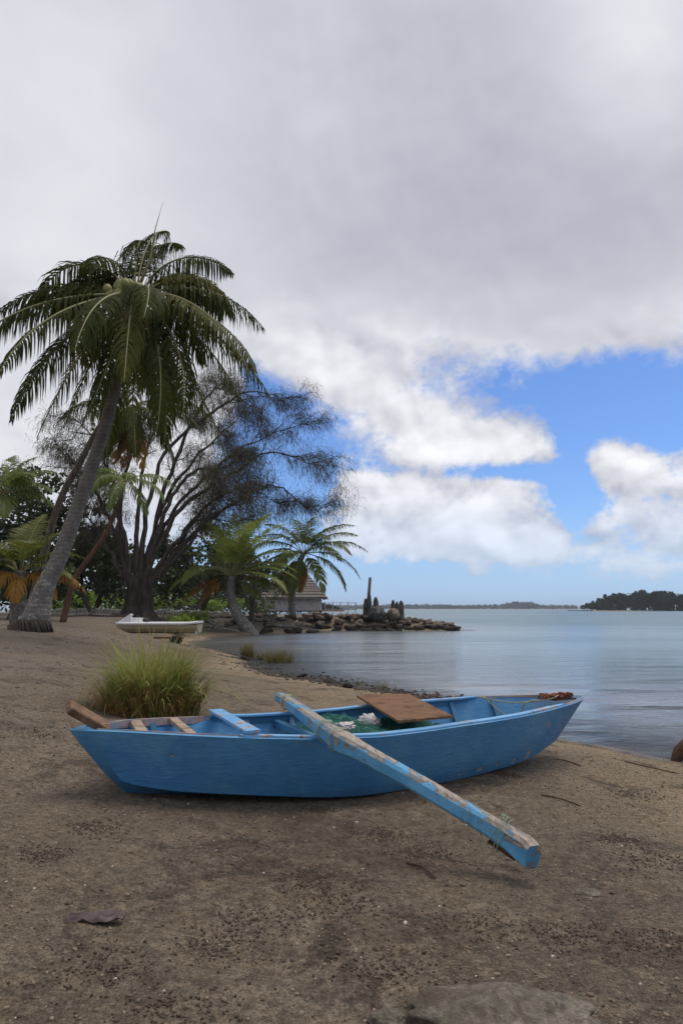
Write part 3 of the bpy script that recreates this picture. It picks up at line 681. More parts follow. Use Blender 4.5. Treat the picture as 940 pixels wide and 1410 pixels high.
# big leaning palm
b0=at(42,868,17); b0.z=H(b0.x,b0.y)
big=thing('coconut_palm','tall leaning coconut palm with a lichen spotted grey trunk, the largest palm','palm tree',b0)
tp=[b0+Vector((-.05,0,-.1)),b0+Vector((.12,0,.28)),at(60,815,17),at(83,765,17),at(113,683,16.9),at(140,603,16.7),at(160,530,16.5),at(172,470,16.3),at(182,415,16.2)]
trunkmesh(big,tp,[.52,.34,.24,.20,.172,.155,.14,.13,.12],TRUNK,18,90)
m=MB()
for k in range(110):   # fringe of roots at the foot
    a=random.uniform(0,2*PI); r=.42; p=b0+Vector((math.cos(a)*r,math.sin(a)*r*.9,.16)); q=b0+Vector((math.cos(a+.2)*(r+random.uniform(.02,.14)),math.sin(a+.2)*(r+random.uniform(.0,.1)),-.06))
    m.tube([p+Vector((0,0,.1)),p*.6+q*.4+Vector((0,0,.06)),q],[.02,.026,.014],5)
m.obj('roots',BARKT,big,True)
cr=at(186,408,16.2)
FR=[(176,62,4.5,150,0),(158,58,3.8,130,0),(188,14,3.9,66,0),(197,4,4.25,64,0),(222,-14,4.3,52,0),(238,-25,4.2,45,0),(266,-22,3.8,45,0),(285,-30,4.2,40,0),(300,-8,4.5,56,0),(318,-12,4.4,52,0),(338,-14,4.3,50,0),(348,10,4.3,72,0),(6,44,4.0,125,0),(28,60,3.8,118,0),(42,70,4.3,92,0),(66,80,4.5,66,0),(90,82,4.3,58,0),(118,80,4.3,70,0),(142,70,4.2,95,0),
    (60,20,4.0,80,0),(95,0,4.0,70,0),(140,10,4.0,70,0),(165,-18,4.0,50,0),(208,-38,4.0,38,0),(250,-48,4.2,30,0),(272,-55,4.0,25,0),(310,-44,4.2,34,0),(330,-38,4.0,38,0),(15,-15,4.0,50,0),(75,-35,4.0,40,0),(120,-40,4.0,35,0),(350,-30,4.0,40,0),(40,-45,4.0,35,0),(40,52,3.7,110,0),(150,50,3.6,110,0)]
for i,(a,e,L,dr,_) in enumerate(FR):
    frond(big,cr,a+random.uniform(-5,5),e,L*(.83 if e>-12 else 1.12)*random.uniform(.94,1.05),dr*random.uniform(.9,1.1),PALM_Y2 if i in (9,7,12,24) else PALM,62,random.uniform(1.15,1.4),1.3,.12,.048,twist=random.uniform(-.3,.3),rag=.16)
for a,e in ((255,-62),(290,-60),(235,-58),(312,-58)): 
    o=frond(big,cr-Vector((0,0,.2)),a,e,3.9,18,PALM_Y,50,.8,1.1,.1,.04,dead=.15); tag(o,'yellowing frond hanging against the trunk')
for k in range(17):
    a=R(190+k*10); p=cr+Vector((math.cos(a)*random.uniform(.3,.62),-.2+math.sin(a)*random.uniform(.4,.65),random.uniform(-.34,.10)))
    o=lump('coconut',p,.115,.115,.135,COCO,k,big,2,.08)
m=MB(); m.tube([cr,cr+Vector((.35,0,1.0)),at(214,315,16.2),at(225,277,16.2)],[.05,.03,.012,.003],6); o=m.obj('spear_leaf',RIB,big,True)
m=MB(); m.tube([cr-Vector((0,0,.45)),cr-Vector((0,0,.1)),cr+Vector((0,0,.35))],[.17,.24,.10],10,wob=.12); m.obj('crown_shaft',PALM_B,big,True)

def small_palm(label,pts,rad,fr,mt,ll=.8,nl=34,grav=.7,lw=.055,bark=TRUNK,dead=[],name='coconut_palm',sup=.35,yl=None,group=None,hub=.1,seg=4,fs=1.0):
    root=thing(name,label,'palm tree',pts[0],group); trunkmesh(root,pts,rad,bark,10,30)
    c=pts[-1]
    for (a,e,L,dr) in fr:
        L*=fs; mm=mt
        if yl and (a,e,L,dr) in yl: mm=PALM_Y
        frond(root,c,a,e,L,dr,mm,nl,ll,grav,sup,lw,hub=hub)
    for (a,e,L,dr,mm) in dead: tag(frond(root,c-Vector((0,0,.15)),a,e,L,dr,mm,nl,ll*.9,1.1,.1,lw,dead=.12,hub=hub),'dead orange frond' if mm is PALM_O else 'withered frond')
    return root
g=lambda p: Vector((p.x,p.y,H(p.x,p.y)-.05))
# palm in front of the hut
Y=45; p0=g(at(403,852,Y)); pts=[p0,at(402,835,Y),at(403,805,Y),at(410,780,Y),at(418,762,Y)]
small_palm('coconut palm in front of the thatched hut, orange near its crown',pts,[.30,.24,.2,.2,.17],
  [(5,35,3.9,75),(-12,8,3.8,75),(-25,-10,3.6,70),(20,50,3.7,70),(75,72,3.6,60),(110,70,3.5,60),(165,40,3.7,90),(190,20,3.5,80),(200,55,3.4,100),(-60,-25,3.4,45),(-110,-40,3.2,40),(240,10,3.4,80),(-35,35,3.6,90),(150,65,3.5,70),(50,30,3.6,80),(130,10,3.6,80),(-15,60,3.6,75),(175,5,3.2,70),(300,50,3.2,90)],PALM_GL,1.15,50,.75,.08,fs=1.15,dead=[(215,-45,3,35,PALM_O),(170,-30,3,45,PALM_B),(260,-65,2.6,10,PALM_O)])
m=MB()
# left companion palm, bushy young
Y=40; p0=g(at(335,858,Y)); pts=[p0+Vector((.62,0,-.45)),p0+Vector((.35,0,.05)),at(328,848,Y),at(320,828,Y),at(317,810,Y),at(319,793,Y)]
small_palm('bushy young coconut palm with upright bright green fronds and a curved grey trunk',pts,[.46,.38,.32,.26,.26,.22],
  [(10,50,3.6,70),(0,25,3.4,65),(30,62,3.8,60),(60,75,4.0,45),(95,80,4.0,40),(130,72,3.9,50),(160,55,3.6,70),(-20,15,3.2,70),(180,15,3.2,65),(200,48,3.4,75),(-45,60,3.6,70),(250,70,3.6,60),(300,72,3.6,60),(-10,68,3.8,55),(185,68,3.6,60),(20,35,3.5,70),(340,78,3.8,50),(150,30,3.3,70),(225,25,3.0,80)],PALM_L,1.2,46,.45,.08,fs=1.18,yl=[],dead=[(185,2,3.0,60,PALM_O),(200,-15,2.6,60,PALM_O),(-15,-15,2.9,55,PALM_Y),(-5,12,3.1,60,PALM_Y)])
# dark slim trunk between the two
Y=43; p0=g(at(346,856,Y)); 
small_palm('slim dark palm with sparse drooping fronds between the two small palms',[p0,at(347,840,Y),at(349,815,Y),at(351,795,Y)],[.22,.17,.15,.12],
  [(10,20,2.6,80),(-20,30,2.6,90),(200,20,2.4,80),(160,40,2.4,90),(90,40,2.4,80)],PALM,.6,26,.9,.05,bark=BARKT,dead=[(0,-5,2.6,50,PALM_B),(20,5,2.5,60,PALM_B)])
# palm with the thin orange trunk left of the big casuarina
Y=30; p0=g(at(88,835,Y)); 
small_palm('leaning palm with thin reddish trunk and few limp fronds before the casuarina',[p0,at(100,805,Y),at(112,783,Y),at(147,733,Y),at(162,695,Y),at(173,662,Y)],[.15,.12,.10,.09,.08,.07],
  [(10,35,2.6,110),(-15,10,2.4,90),(185,30,2.4,110),(200,5,2.3,90),(270,-10,2.6,75),(100,50,2.3,100),(330,-30,2.2,50),(160,55,2.2,100),(245,20,2.3,100)],PALM_G,.85,40,1.1,.05,bark=BARKO,sup=.1)
# second trunk crossing behind the big palm
Y=26; p0=g(at(40,840,Y)); 
small_palm('slender palm leaning behind the tall palm with brown hanging fronds',[p0,at(62,760,Y),at(84,687,Y),at(109,640,Y),at(140,585,Y),at(180,560,Y)],[.2,.15,.13,.12,.11,.1],
  [(350,10,3.2,70),(10,30,3.2,80),(320,-10,3.2,55),(190,20,2.8,80),(270,-20,3.0,50),(295,-35,3.1,40),(60,40,3.0,80),(340,-35,3.2,35),(250,-50,2.8,25)],PALM,1.05,46,1.15,.055,bark=BARKT,dead=[(280,-60,2.8,15,PALM_B),(310,-55,2.9,20,PALM_O),(260,-62,2.6,12,PALM_O)])
# young yellow-green palm low at the left edge
Y=22; p0=g(at(26,845,Y)); 
small_palm('low young palm with yellow green fronds behind the foot of the tall palm',[p0,at(26,825,Y),at(27,800,Y),at(28,786,Y)],[.25,.24,.22,.18],
  [(20,68,2.2,55),(80,80,2.3,40),(110,74,2.2,50),(160,60,2.2,70),(10,42,2.0,65),(350,20,1.8,65),(175,35,2.2,70),(190,60,2.2,80),(300,60,2,80),(250,50,2.0,80),(220,30,2,80)],PALM_Y,.8,44,.5,.055,dead=[(200,25,2.2,110,PALM_O),(225,20,1.9,110,PALM_O),(5,22,2.3,85,PALM_O),(340,15,1.8,100,PALM_O),(260,20,1.6,110,PALM_O),(290,0,1.5,90,PALM_O)])
# darker palm at upper left edge
Y=32; p0=g(at(-30,845,Y)); 
small_palm('dark palm at the left edge rising over the thicket',[p0,at(-25,780,Y),at(-10,720,Y),at(5,680,Y)],[.3,.24,.2,.17],
  [(10,60,2.8,80),(60,75,2.8,50),(100,78,2.8,50),(150,60,2.8,70),(350,35,2.7,80),(0,15,2.6,70),(180,40,2.8,80),(330,55,2.6,90),(200,10,2.7,70),(270,30,2.6,90),(300,-10,2.4,60)],PALM_G,1.0,44,.8,.07,bark=BARKT)

# ------------------------------------------------------------ casuarina
cz=at(188,842,37); cz=g(cz)
cas=thing('casuarina_tree','huge spreading casuarina with a fluted buttressed trunk and feathery grey foliage','tree',cz)
m=MB(); V=[];F=[]; ringz=[0,.12,.3,.6,1.0,1.5,2.0,2.5]; rr=[2.0,1.45,1.05,.82,.70,.66,.66,.68]; sg=56
for i,z in enumerate(ringz):
    for k in range(sg):
        a=2*PI*k/sg; fl=.5+.5*math.cos(a*7+.6*math.sin(a*2)+.15*z); fl2=mnoise.noise(Vector((math.cos(a)*2.5,math.sin(a)*2.5,z*.3)))
        r=rr[i]*(1+ (.28 if i>2 else .5-.07*i)*(fl-.5)+.25*fl2); V.append(cz+Vector((math.cos(a)*r+.05*z,math.sin(a)*r*.8,z-.08)))
for i in range(len(ringz)-1):
    for k in range(sg): F.append((i*sg+k,i*sg+(k+1)%sg,(i+1)*sg+(k+1)%sg,(i+1)*sg+k))
m.add(V,F)
for k in range(13):   # snaking roots
    a=random.uniform(0,2*PI); d=Vector((math.cos(a),math.sin(a),0)); L=random.uniform(.6,1.5); q=cz+d*1.2
    pts=[]
    for j in range(5):
        x=q+d*L*j/4+Vector((-d.y,d.x,0))*random.uniform(-.15,.15); pts.append(Vector((x.x,x.y,H(x.x,x.y)+.12*(1-j/4)-.02)))
    m.tube(pts,[.17,.13,.10,.07,.03],7)
m.obj('trunk',BARK,cas,True)
LB=[ [(190,806),(222,730),(280,660),(350,612),(440,584)],[(196,808),(245,705),(320,655),(390,622),(457,640)],[(200,809),(262,740),(330,690),(395,668),(448,700)],
 [(188,808),(203,700),(232,620),(296,565),(352,540),(415,548)],[(178,806),(162,720),(150,650),(128,600)],[(172,798),(146,750),(118,706)],[(187,806),(192,690),(205,610),(228,560)],
 [(200,814),(250,760),(280,720),(300,690)],[(183,806),(166,700),(182,610),(170,560)],[(194,806),(232,680),(300,600),(340,575)],[(198,811),(270,712),(340,672),(392,690)],[(191,806),(240,640),(290,540),(330,545)],[(202,811),(240,760),(275,715),(330,720)],[(180,806),(140,690),(100,640)],[(194,808),(228,700),(265,650),(320,640),(375,590)]]
m=MB(); fol=MB()
def needles(p,d,n,l):
    for _ in range(n):
        q=p+Vector((random.gauss(0,.27),random.gauss(0,.27),random.gauss(0,.22)))
        dd=(d*.6+Vector((random.gauss(0,.5),random.gauss(0,.5),random.gauss(-.55,.35)))).normalized()
        ln=l*random.uniform(.6,1.3); wv=Vector((random.gauss(0,1),random.gauss(0,1),random.gauss(0,.4))); wv=(wv-dd*wv.dot(dd)).normalized()*.0085
        e=q+dd*ln*.55; e2=e+(dd*.5+Vector((0,0,-.6))).normalized()*ln*.5
        fol.add([q-wv,q+wv,e+wv,e-wv,e2+wv*.4,e2-wv*.4],[(0,1,2,3),(3,2,4,5)])
def grow(p,d,L,r,lev):
    n=6; pts=[p]; q=p; dd=d.normalized()
    for i in range(n):
        dd=(dd+Vector((random.gauss(0,.13),random.gauss(0,.13),random.gauss(0,.1)+(.04 if lev<2 else -.10)))).normalized(); q=q+dd*L/n; pts.append(q)
    m.tube(pts,[max(r*(1-.8*i/n),.006) for i in range(n+1)],5 if lev<2 else 3,cap=False)
    if lev<2:
        for _ in range(8 if lev==0 else 7):
            k=random.randint(1,n); d2=(pts[k]-pts[k-1]).normalized(); o=Vector((random.gauss(0,1),random.gauss(0,1),random.gauss(0,.7))); o=(o-d2*o.dot(d2)).normalized()
            grow(pts[k],d2*.8+o*.75,L*random.uniform(.5,.85),r*.5,lev+1)
    if lev>=1:
        for k in range(1,n+1): needles(pts[k],dd,2 if (lev==2 and k>2) else 1,.36)
for bi,B in enumerate(LB):
    dep=random.uniform(-3,4) if B[-1][0]<320 else random.uniform(6,13); pts=[]
    for i,(u,v) in enumerate(B): pts.append(at(u if u<300 else 300+(u-300)*.82,v,37+dep*(i/(len(B)-1))**1.2))
    P_=spline(pts,26); n=len(P_); P_=[p+Vector((random.gauss(0,.05),random.gauss(0,.05),random.gauss(0,.05))) for p in P_]
    m.tube(P_,[max(.15*(1-i/n)**1.1+.016,.016)*(1+.06*random.uniform(-1,1)) for i in range(n)],8,cap=False)
    for k in range(8,n,1):
        for _rep in range(random.choice((0,1,1,1,2) if k>13 else (0,0,1))):
            d2=(P_[min(k+1,n-1)]-P_[k-1]).normalized(); o=Vector((random.gauss(0,1),random.gauss(0,1),random.gauss(.15,.7))); o=(o-d2*o.dot(d2)).normalized()
            grow(P_[k],d2*.9+o*.8,random.uniform(.9,2.2)*(.65+.35*k/n),.034,1 if random.random()<.75 else 0)
    grow(P_[-1],P_[-1]-P_[-2],1.6,.04,0)
m.obj('branches',BARK,cas,True); fol.obj('foliage',NEEDLE,cas)
print('needles faces',len(fol.F))

# ------------------------------------------------------------ broadleaf trees and shrubs
def leaves(m,blobs,n,size,squash=1,seed=0,hang=0):
    tot=sum(b[1]**2 for b in blobs); K=[]
    for c,r in blobs:
        k=int(n*r*r/tot); 
        # sub clumps
        cl=[]
        for _ in range(max(5,int(10))):
            v=Vector((random.gauss(0,1),random.gauss(0,1),random.gauss(0,1))).normalized()*r*random.uniform(.45,.95); cl.append((v,r*random.uniform(.25,.48)))
        for _ in range(k):
            cv,crr=random.choice(cl); v=Vector((random.gauss(0,1),random.gauss(0,1),random.gauss(0,1))).normalized()*crr*random.uniform(.55,1.08)
            p=Vector(c)+Vector((cv.x+v.x,cv.y+v.y,(cv.z+v.z)*squash))
            a=Vector((random.gauss(0,1),random.gauss(0,1),random.gauss(-hang,.6))).normalized(); b_=Vector((random.gauss(0,1),random.gauss(0,1),random.gauss(0,1))); b_=(b_-a*b_.dot(a)).normalized()
            s=size*random.uniform(.6,1.3); K.append((p,a*s,b_*s*.45))
    V=[];F=[]
    for i,(p,a,b_) in enumerate(K): V+= [p,p+a*.5+b_,p+a,p+a*.5-b_]; F.append((4*i,4*i+1,4*i+2,4*i+3))
    m.add(V,F)
def tree(label,u,v,Y,blobs,n,size,mt,tr=.2,name='broadleaf_tree',group=None,lean=0):
    p=g(at(u,v,Y)); root=thing(name,label,'tree',p,group)
    B=[(at(a,b,Y+dy),r) for a,b,dy,r in blobs]
    m=MB(); top=sum((b[0] for b in B),Vector())/len(B)
    mid=p*.5+top*.5+Vector((random.uniform(-.3,.3),0,-.3)); m.tube(spline([p,mid,top],10),[tr*(1-.06*i) for i in range(11)],8,wob=.05)
    for c,r in B: m.tube(spline([mid,(mid+c)/2+Vector((0,0,.3)),c],8),[tr*.5*(1-.1*i) for i in range(9)],6)
    m.obj('trunk',BARKT,root,True); m=MB(); leaves(m,B,n,size); m.obj('crown',mt,root)
    return root
tree('dark broadleaf tree filling the left edge above the young palm',60,845,40,[(20,700,0,2.6),(70,690,1,2.2),(0,760,0,2.4),(60,760,0,2.3),(110,720,2,1.6),(100,770,1,1.7),(40,665,1,1.2)],9000,.24,LEAFD)
tree('dark low tree behind the casuarina trunk at the left',130,845,47,[(120,780,0,2.4),(160,790,0,2.4),(90,800,0,2),(210,800,3,2.2),(130,740,2,1.6)],8000,.24,LEAFD)
tree('deep green tree standing behind the bushy young palm',275,846,52,[(250,790,0,2.2),(290,780,0,2.4),(330,790,0,2.2),(300,745,0,1.6),(230,770,0,1.8),(350,775,1,1.8)],8000,.24,LEAFD)
tree('dark bush tree at the far left behind the low young palm',15,845,30,[(5,800,0,1.3),(50,805,0,1.1),(85,800,1,.9),(-20,780,0,1.5)],5000,.18,LEAFD)
tree('low dark tree with a slanting trunk left of the casuarina trunk',128,846,42,[(150,770,0,1.6),(110,765,0,1.4),(75,790,0,1.3)],4000,.2,LEAFM,.16)
tree('mid green tree beyond the hut side palms',360,845,75,[(340,800,0,3),(375,800,0,2.4),(310,810,0,3),(280,800,0,3)],5000,.3,LEAFD)
def shrub(label,u,v,Y,r,n,size,mt,squash=.8,name='shrub',w_=1,cat='shrub'):
    p=g(at(u,v,Y)); root=thing(name,label,cat,p)
    B=[(p+Vector((random.uniform(-.6,.6)*r*w_,random.uniform(-.4,.4)*r,r*random.uniform(.5,1))),r*random.uniform(.45,.7)) for _ in range(6)]
    m=MB(); [m.tube([p,(p+b[0])/2+Vector((.04,0,0)),b[0]],[.03,.022,.012],5) for b in B]; m.obj('stems',BARKT,root)
    m=MB(); leaves(m,B,n,size,squash); m.obj('foliage',mt,root); return root
shrub('bright lime green sapling in front of the casuarina roots',246,858,33,.75,700,.13,LEAFB)
shrub('bright green bush right of the casuarina roots',268,846,38,.9,700,.14,LEAFB)
shrub('sunlit yellow green bush under the trees at far left',100,842,52,1.2,700,.2,LEAFB,w_=2)
shrub('sunlit pale green bush seen between the casuarina and slanting trunk',150,842,58,1.1,700,.2,LEAFB,w_=2)
shrub('light green bush behind the bright sapling',300,845,56,1.2,800,.18,LEAFB,w_=2.2)
shrub('broad green bush between the casuarina and the young palm',230,844,55,1.3,900,.18,LEAFB,w_=2.2)
shrub('mid green bush beside the hut',352,846,80,1.6,700,.22,LEAFM,w_=2)
# thicket closing the view inland
m=MB(); B=[]
for k in range(60):
    x=-62+k*1.0; y=112+random.uniform(-7,7)
    if x>-12: continue
    z=.9; B.append((Vector((x,y,z+random.uniform(1.2,3.5))),random.uniform(2.2,3.6)))
leaves(m,B,16000,.5); o=m.obj('thicket',LEAFD); rot_to((-35,112,1),o); tag(o,'dark green thicket closing the view inland behind the trees','thicket',kind='stuff')

# ------------------------------------------------------------ hut
HY=90; hx0=at(364,840,HY); hx1=at(441,840,HY); gh=H((hx0.x+hx1.x)/2,HY); fz=at(400,840.5,HY).z; ez=at(400,820.5,HY).z; rz=at(400,788,HY).z
hut=thing('thatched_hut','small thatched hut with pale plank walls standing on stilts by the water','hut',((hx0.x+hx1.x)/2,HY+2.5,gh))
xa,xb=hx0.x,hx1.x; ya,yb=HY,HY+5.5
m=MB()
n=26
for k in range(n):
    x=xa+(xb-xa)*(k+.5)/n; wj=(xb-xa)/n*.93; zt=random.uniform(-.03,.03)
    m.box((x,ya+random.uniform(-.012,.012),(fz+ez)/2+zt),wj,.05,ez-fz+.1)
    m.box((x,yb,(fz+ez)/2),wj,.05,ez-fz)
for k in range(20):
    y=ya+(yb-ya)*(k+.5)/20
    for x in(xa,xb): m.box((x,y,(fz+ez)/2),.05,(yb-ya)/20*.93,ez-fz)
m.obj('wall',HUTW,hut)
m=MB(); m.box(((xa+xb)/2,(ya+yb)/2,(fz+ez)/2),xb-xa-.1,yb-ya-.1,ez-fz-.05); m.obj('lining',DARKW,hut)
m=MB(); m.box(((xa+xb)/2,(ya+yb)/2,fz-.1),xb-xa+.3,yb-ya+.3,.14); m.obj('floor',DARKW,hut)
for k in range(6):
    for y in (ya+.1,yb-.1):
        m=MB(); x=xa+.1+(xb-xa-.2)*k/5; zb_=H(x,y)-.3; m.tube([(x,y,zb_),(x+.02,y,fz-.1)],.09,7); m.obj('stilt',BARKT,hut)
# roof: hipped thatch with layered rows
m=MB(); ov=.75; cxm=(xa+xb)/2; ra,rb=at(384,788,HY).x,at(421,788,HY).x; ym=(ya+yb)/2; nl=9
for k in range(nl):
    f0=k/nl; f1=min(1,(k+1.25)/nl); P4=[]
    for f,dz in((f0,-.06),(f1,.04)):
        z=ez-.15+(rz-ez+.15)*f+dz*.0; e=(1-f); o_=.10*(1 if f==f0 else 0)
        P4.append([( (xa-ov)*e+ra*f-o_,(ya-ov)*e+ym*f-o_,z),((xb+ov)*e+rb*f+o_,(ya-ov)*e+ym*f-o_,z),((xb+ov)*e+rb*f+o_,(yb+ov)*e+ym*f+o_,z),((xa-ov)*e+ra*f-o_,(yb+ov)*e+ym*f+o_,z)])
    # fringe edge with uneven drops
    for s in range(4):
        a0,a1=Vector(P4[0][s]),Vector(P4[0][(s+1)%4]); b0_,b1_=Vector(P4[1][s]),Vector(P4[1][(s+1)%4]); q=44
        V=[];F=[]
        for j in range(q+1):
            a=a0.lerp(a1,j/q); b_=b0_.lerp(b1_,j/q); V+=[a+Vector((0,0,-.12-random.uniform(0,.22))),a+Vector((0,0,.03)),b_]
        for j in range(q): F+=[(3*j,3*j+3,3*j+4,3*j+1),(3*j+1,3*j+4,3*j+5,3*j+2)]
        m.add(V,F)
m.tube([(ra-.15,ym,rz+.02),(rb+.15,ym,rz+.02)],.16,8,wob=.1)
m.obj('roof',THATCH,hut)
# small pier right of the hut
py=104; pa=at(446,838,py); pb=at(491,838,py)
pier=thing('small_pier','little white railed pier on posts just right of the hut','pier',((pa.x+pb.x)/2,py,0))
m=MB(); m.box(((pa.x+pb.x)/2,py,1.38),pb.x-pa.x,1.6,.12); m.obj('deck',PALE,pier)
for k in range(5):
    x=pa.x+.2+(pb.x-pa.x-.4)*k/4; m=MB(); m.tube([(x,py-.7,-1.2),(x,py-.7,2.55 if k<4 else 2.4)],.07,6); m.obj('post',CONC,pier)
m=MB(); m.box(((pa.x+pb.x)/2,py-.7,2.35),pb.x-pa.x,.06,.07); m.obj('railing',CONC,pier)

# ------------------------------------------------------------ stones
prot=[]
for k in range(7):
    s=ico(3); V=[]
    sx,sy,sz=random.uniform(.8,1.25),random.uniform(.7,1.0),random.uniform(.5,.8)
    for v in s[0]:
        v=Vector(v); n=mnoise.noise(v*1.3+Vector((k*5,0,0)))*.45+mnoise.noise(v*3.2+Vector((k*5,2,0)))*.16
        c=v.copy(); mm=max(abs(c.x),abs(c.y),abs(c.z)); c=c*(1-.45)+(c/mm)*.45*.85
        V.append((c.x*sx*(1+n),c.y*sy*(1+n),c.z*sz*(1+n)))
    me=bpy.data.meshes.new('boulder'); me.from_pydata(V,[],s[1]); me.polygons.foreach_set('use_smooth',[True]*len(me.polygons)); me.materials.append(ROCK); me.update()
    prot.append(me)
def put_rock(x,y,z,r,label,group,cat='rock',name='boulder'):
    o=bpy.data.objects.new(name,random.choice(prot)); COL.objects.link(o); o.location=(x,y,z); o.scale=(r*random.uniform(.85,1.25),r*random.uniform(.85,1.15),r*random.uniform(.6,.95)); o.rotation_euler=(random.uniform(-.3,.3),random.uniform(-.3,.3),random.uniform(0,6.28)); tag(o,label,cat,group); return o
for k in range(190):
    s=random.random()**.9; x=J0.x-.6+(J1.x-J0.x+1.9)*s; front=random.random()<.75
    dd=(random.uniform(-1.7,-1.2) if k%2 else random.uniform(-1.5,.2)) if front else random.uniform(.2,1.8); y=48.5+dd*(1-.35*s**2)
    h=H(x,y); r=random.uniform(.2,.42)*(1-.2*s); put_rock(x,y,max(h,-.12)+r*.12,r,'dark tide marked boulder of the stone jetty reaching into the lagoon','boulders of the jetty')
for k in range(105):
    u=random.uniform(268,440); v=random.uniform(850,868); 
    Yb=43+ (u-280)/160*3; x=at(u,850,Yb).x; y=Yb+random.uniform(-3.2,1.5)
    h=H(x,y)
    if h<-.12: h=-.1
    r=random.uniform(.12,.34); put_rock(x,y,h+r*.15,r,'rough brown boulder lying on the bank below the small palms','boulders of the bank')
def slab(u0,u1,v0,v1,Y,label,mt=SLAB,lean=0,name='standing_stone',cat='standing stone'):
    a=at(u0,v1,Y); b_=at(u1,v1,Y); top=at((u0+u1)/2,v0,Y).z; z0=min(a.z,H((a.x+b_.x)/2,Y)+.1)-.25; w_=(b_.x-a.x)*1.25; x=(a.x+b_.x)/2; h=top-z0
    m=MB(); n=9; V=[];F=[];sg=10
    sd=random.random()*30
    for i in range(n+1):
        f=i/n; k=(1.05-.30*f+.12*mnoise.noise(Vector((f*4,sd,1)))) if f<.85 else (1.05-.30*f)*(1-(f-.85)/.15*.55)
        for q in range(sg):
            a_=2*PI*q/sg; r=1+.18*mnoise.noise(Vector((math.cos(a_)*1.5,math.sin(a_)*1.5,f*3+sd)))*1.8
            cx_=max(-1,min(1,math.cos(a_)*1.25)); cy_=max(-1,min(1,math.sin(a_)*1.25))
            V.append((x+lean*f*h+cx_*w_*.5*k*r,Y+cy_*.12*k*r,z0+h*f))
    for i in range(n):
        for q in range(sg): F.append((i*sg+q,i*sg+(q+1)%sg,(i+1)*sg+(q+1)%sg,(i+1)*sg+q))
    F.append(tuple((n)*sg+q for q in range(sg)))
    m.add(V,F); o=m.obj(name,mt,None,True); rot_to((x,Y,z0+.2),o); tag(o,label,cat); return o
slab(500.5,507,824,842,48.6,'squat grey standing stone left of the tall post on the jetty')
slab(509,512.5,814,842,48.3,'thin dark standing stone leaning beside the tall wooden post',lean=-.06)
slab(514,520.5,822,842,48.4,'rounded grey standing stone just right of the tall post')
slab(538.5,544,826,842,48.8,'pointed standing stone, left one of the right hand trio on the jetty')
slab(544,548.5,828,842,49.3,'small standing stone in the middle of the right hand trio on the jetty')
slab(549,555.5,827,851,48.0,'tallest broad standing stone of the right hand trio on the jetty')
m=MB(); a=at(506.5,846,48.7); m.tube([a,at(507.5,820,48.7),at(509.5,795,48.7)],[.13,.12,.10],7,wob=.06); o=m.obj('wooden_post',POSTM); rot_to(a,o); tag(o,'tall weathered wooden post leaning among the standing stones on the jetty','post')
def bigrock(u,v,Y,sx,sz,label,mt=ROCK,sy=.6,seed=1):
    p=at(u,v,Y); o=lump('boulder',p,sx,sy,sz,mt,seed,None,4,.25,1.6); tag(o,label,'rock')
bigrock(519,845,47.7,.62,.5,'large rounded dark boulder below the tall post on the jetty',SLAB,seed=4)
bigrock(541,846,47.6,.45,.42,'brown boulder left of the tallest standing stone',ROCK,seed=9)
def weed(u,v,Y,r,label): shrub(label,u,v,Y,r,600,.07,REEDD,.9,'jetty_shrub',1.3,'shrub')
REEDD=leafmat('weed_grey',(.10,.10,.07),(.18,.17,.12),.3,.9,.1)
weed(506,868,46.5,.52,'grey green weed clump on the face of the jetty, left of two'); weed(529,868,46.4,.45,'grey green weed clump on the face of the jetty, right of two')

# low stone wall and driftwood behind the beach
ws=[]
p0=at(75,838,44); p1=at(318,838,46)
wall=thing('low_stone_wall','low pale stone wall running under the trees behind the beach','wall',(p0.x,44,H(p0.x,44)))
m=MB(); n=40
for k in range(n):
    f=(k+.5)/n; p=p0.lerp(p1,f); h=.32+random.uniform(-.06,.06); m.box((p.x,p.y+random.uniform(-.08,.08),H(p.x,p.y)+h/2-.03),(p1.x-p0.x)/n*random.uniform(.8,.98),.45,h,Matrix.Rotation(random.uniform(-.05,.05),3,'Y'),taper=.93)
o=m.obj('stones',CONC,wall); bv=o.modifiers.new('b','BEVEL'); bv.width=.03
for k,(ua,va,ub,vb,Y,lab) in enumerate([(92,846,152,843,36,'long pale driftwood log left of the casuarina'),(255,852,330,842,39,'grey driftwood log among the roots left of the young palm'),(300,856,268,842,40,'forked bleached branch leaning by the bright bush'),(225,842,235,815,42,'thin pale dead stem leaning right of the casuarina trunk'),(380,857,440,860,43,'flat driftwood beam on the bank below the hut')]):
    a=at(ua,va,Y); b_=at(ub,vb,Y)
    if k!=3:
        a.z=H(a.x,a.y)+.08; b_.z=max(H(b_.x,b_.y),0)+(.15 if k!=2 else .8)
    else: a.z=H(a.x,a.y)
    m=MB(); m.tube(spline([a,a.lerp(b_,.4)+Vector((0,.1,.05)),b_],10),[(.09 if k!=3 else .04)*(1-.05*i) for i in range(11)],7,wob=.08)
    if k!=3:
        mid=a.lerp(b_,.5); m.tube(spline([mid,mid+Vector((.3,-.2,.25)),mid+Vector((.5,-.3,.5))],6),[.05,.045,.04,.03,.025,.02,.012],6)
    o=m.obj('driftwood',DRIFT,None,True); rot_to(a,o); tag(o,lab,'driftwood')

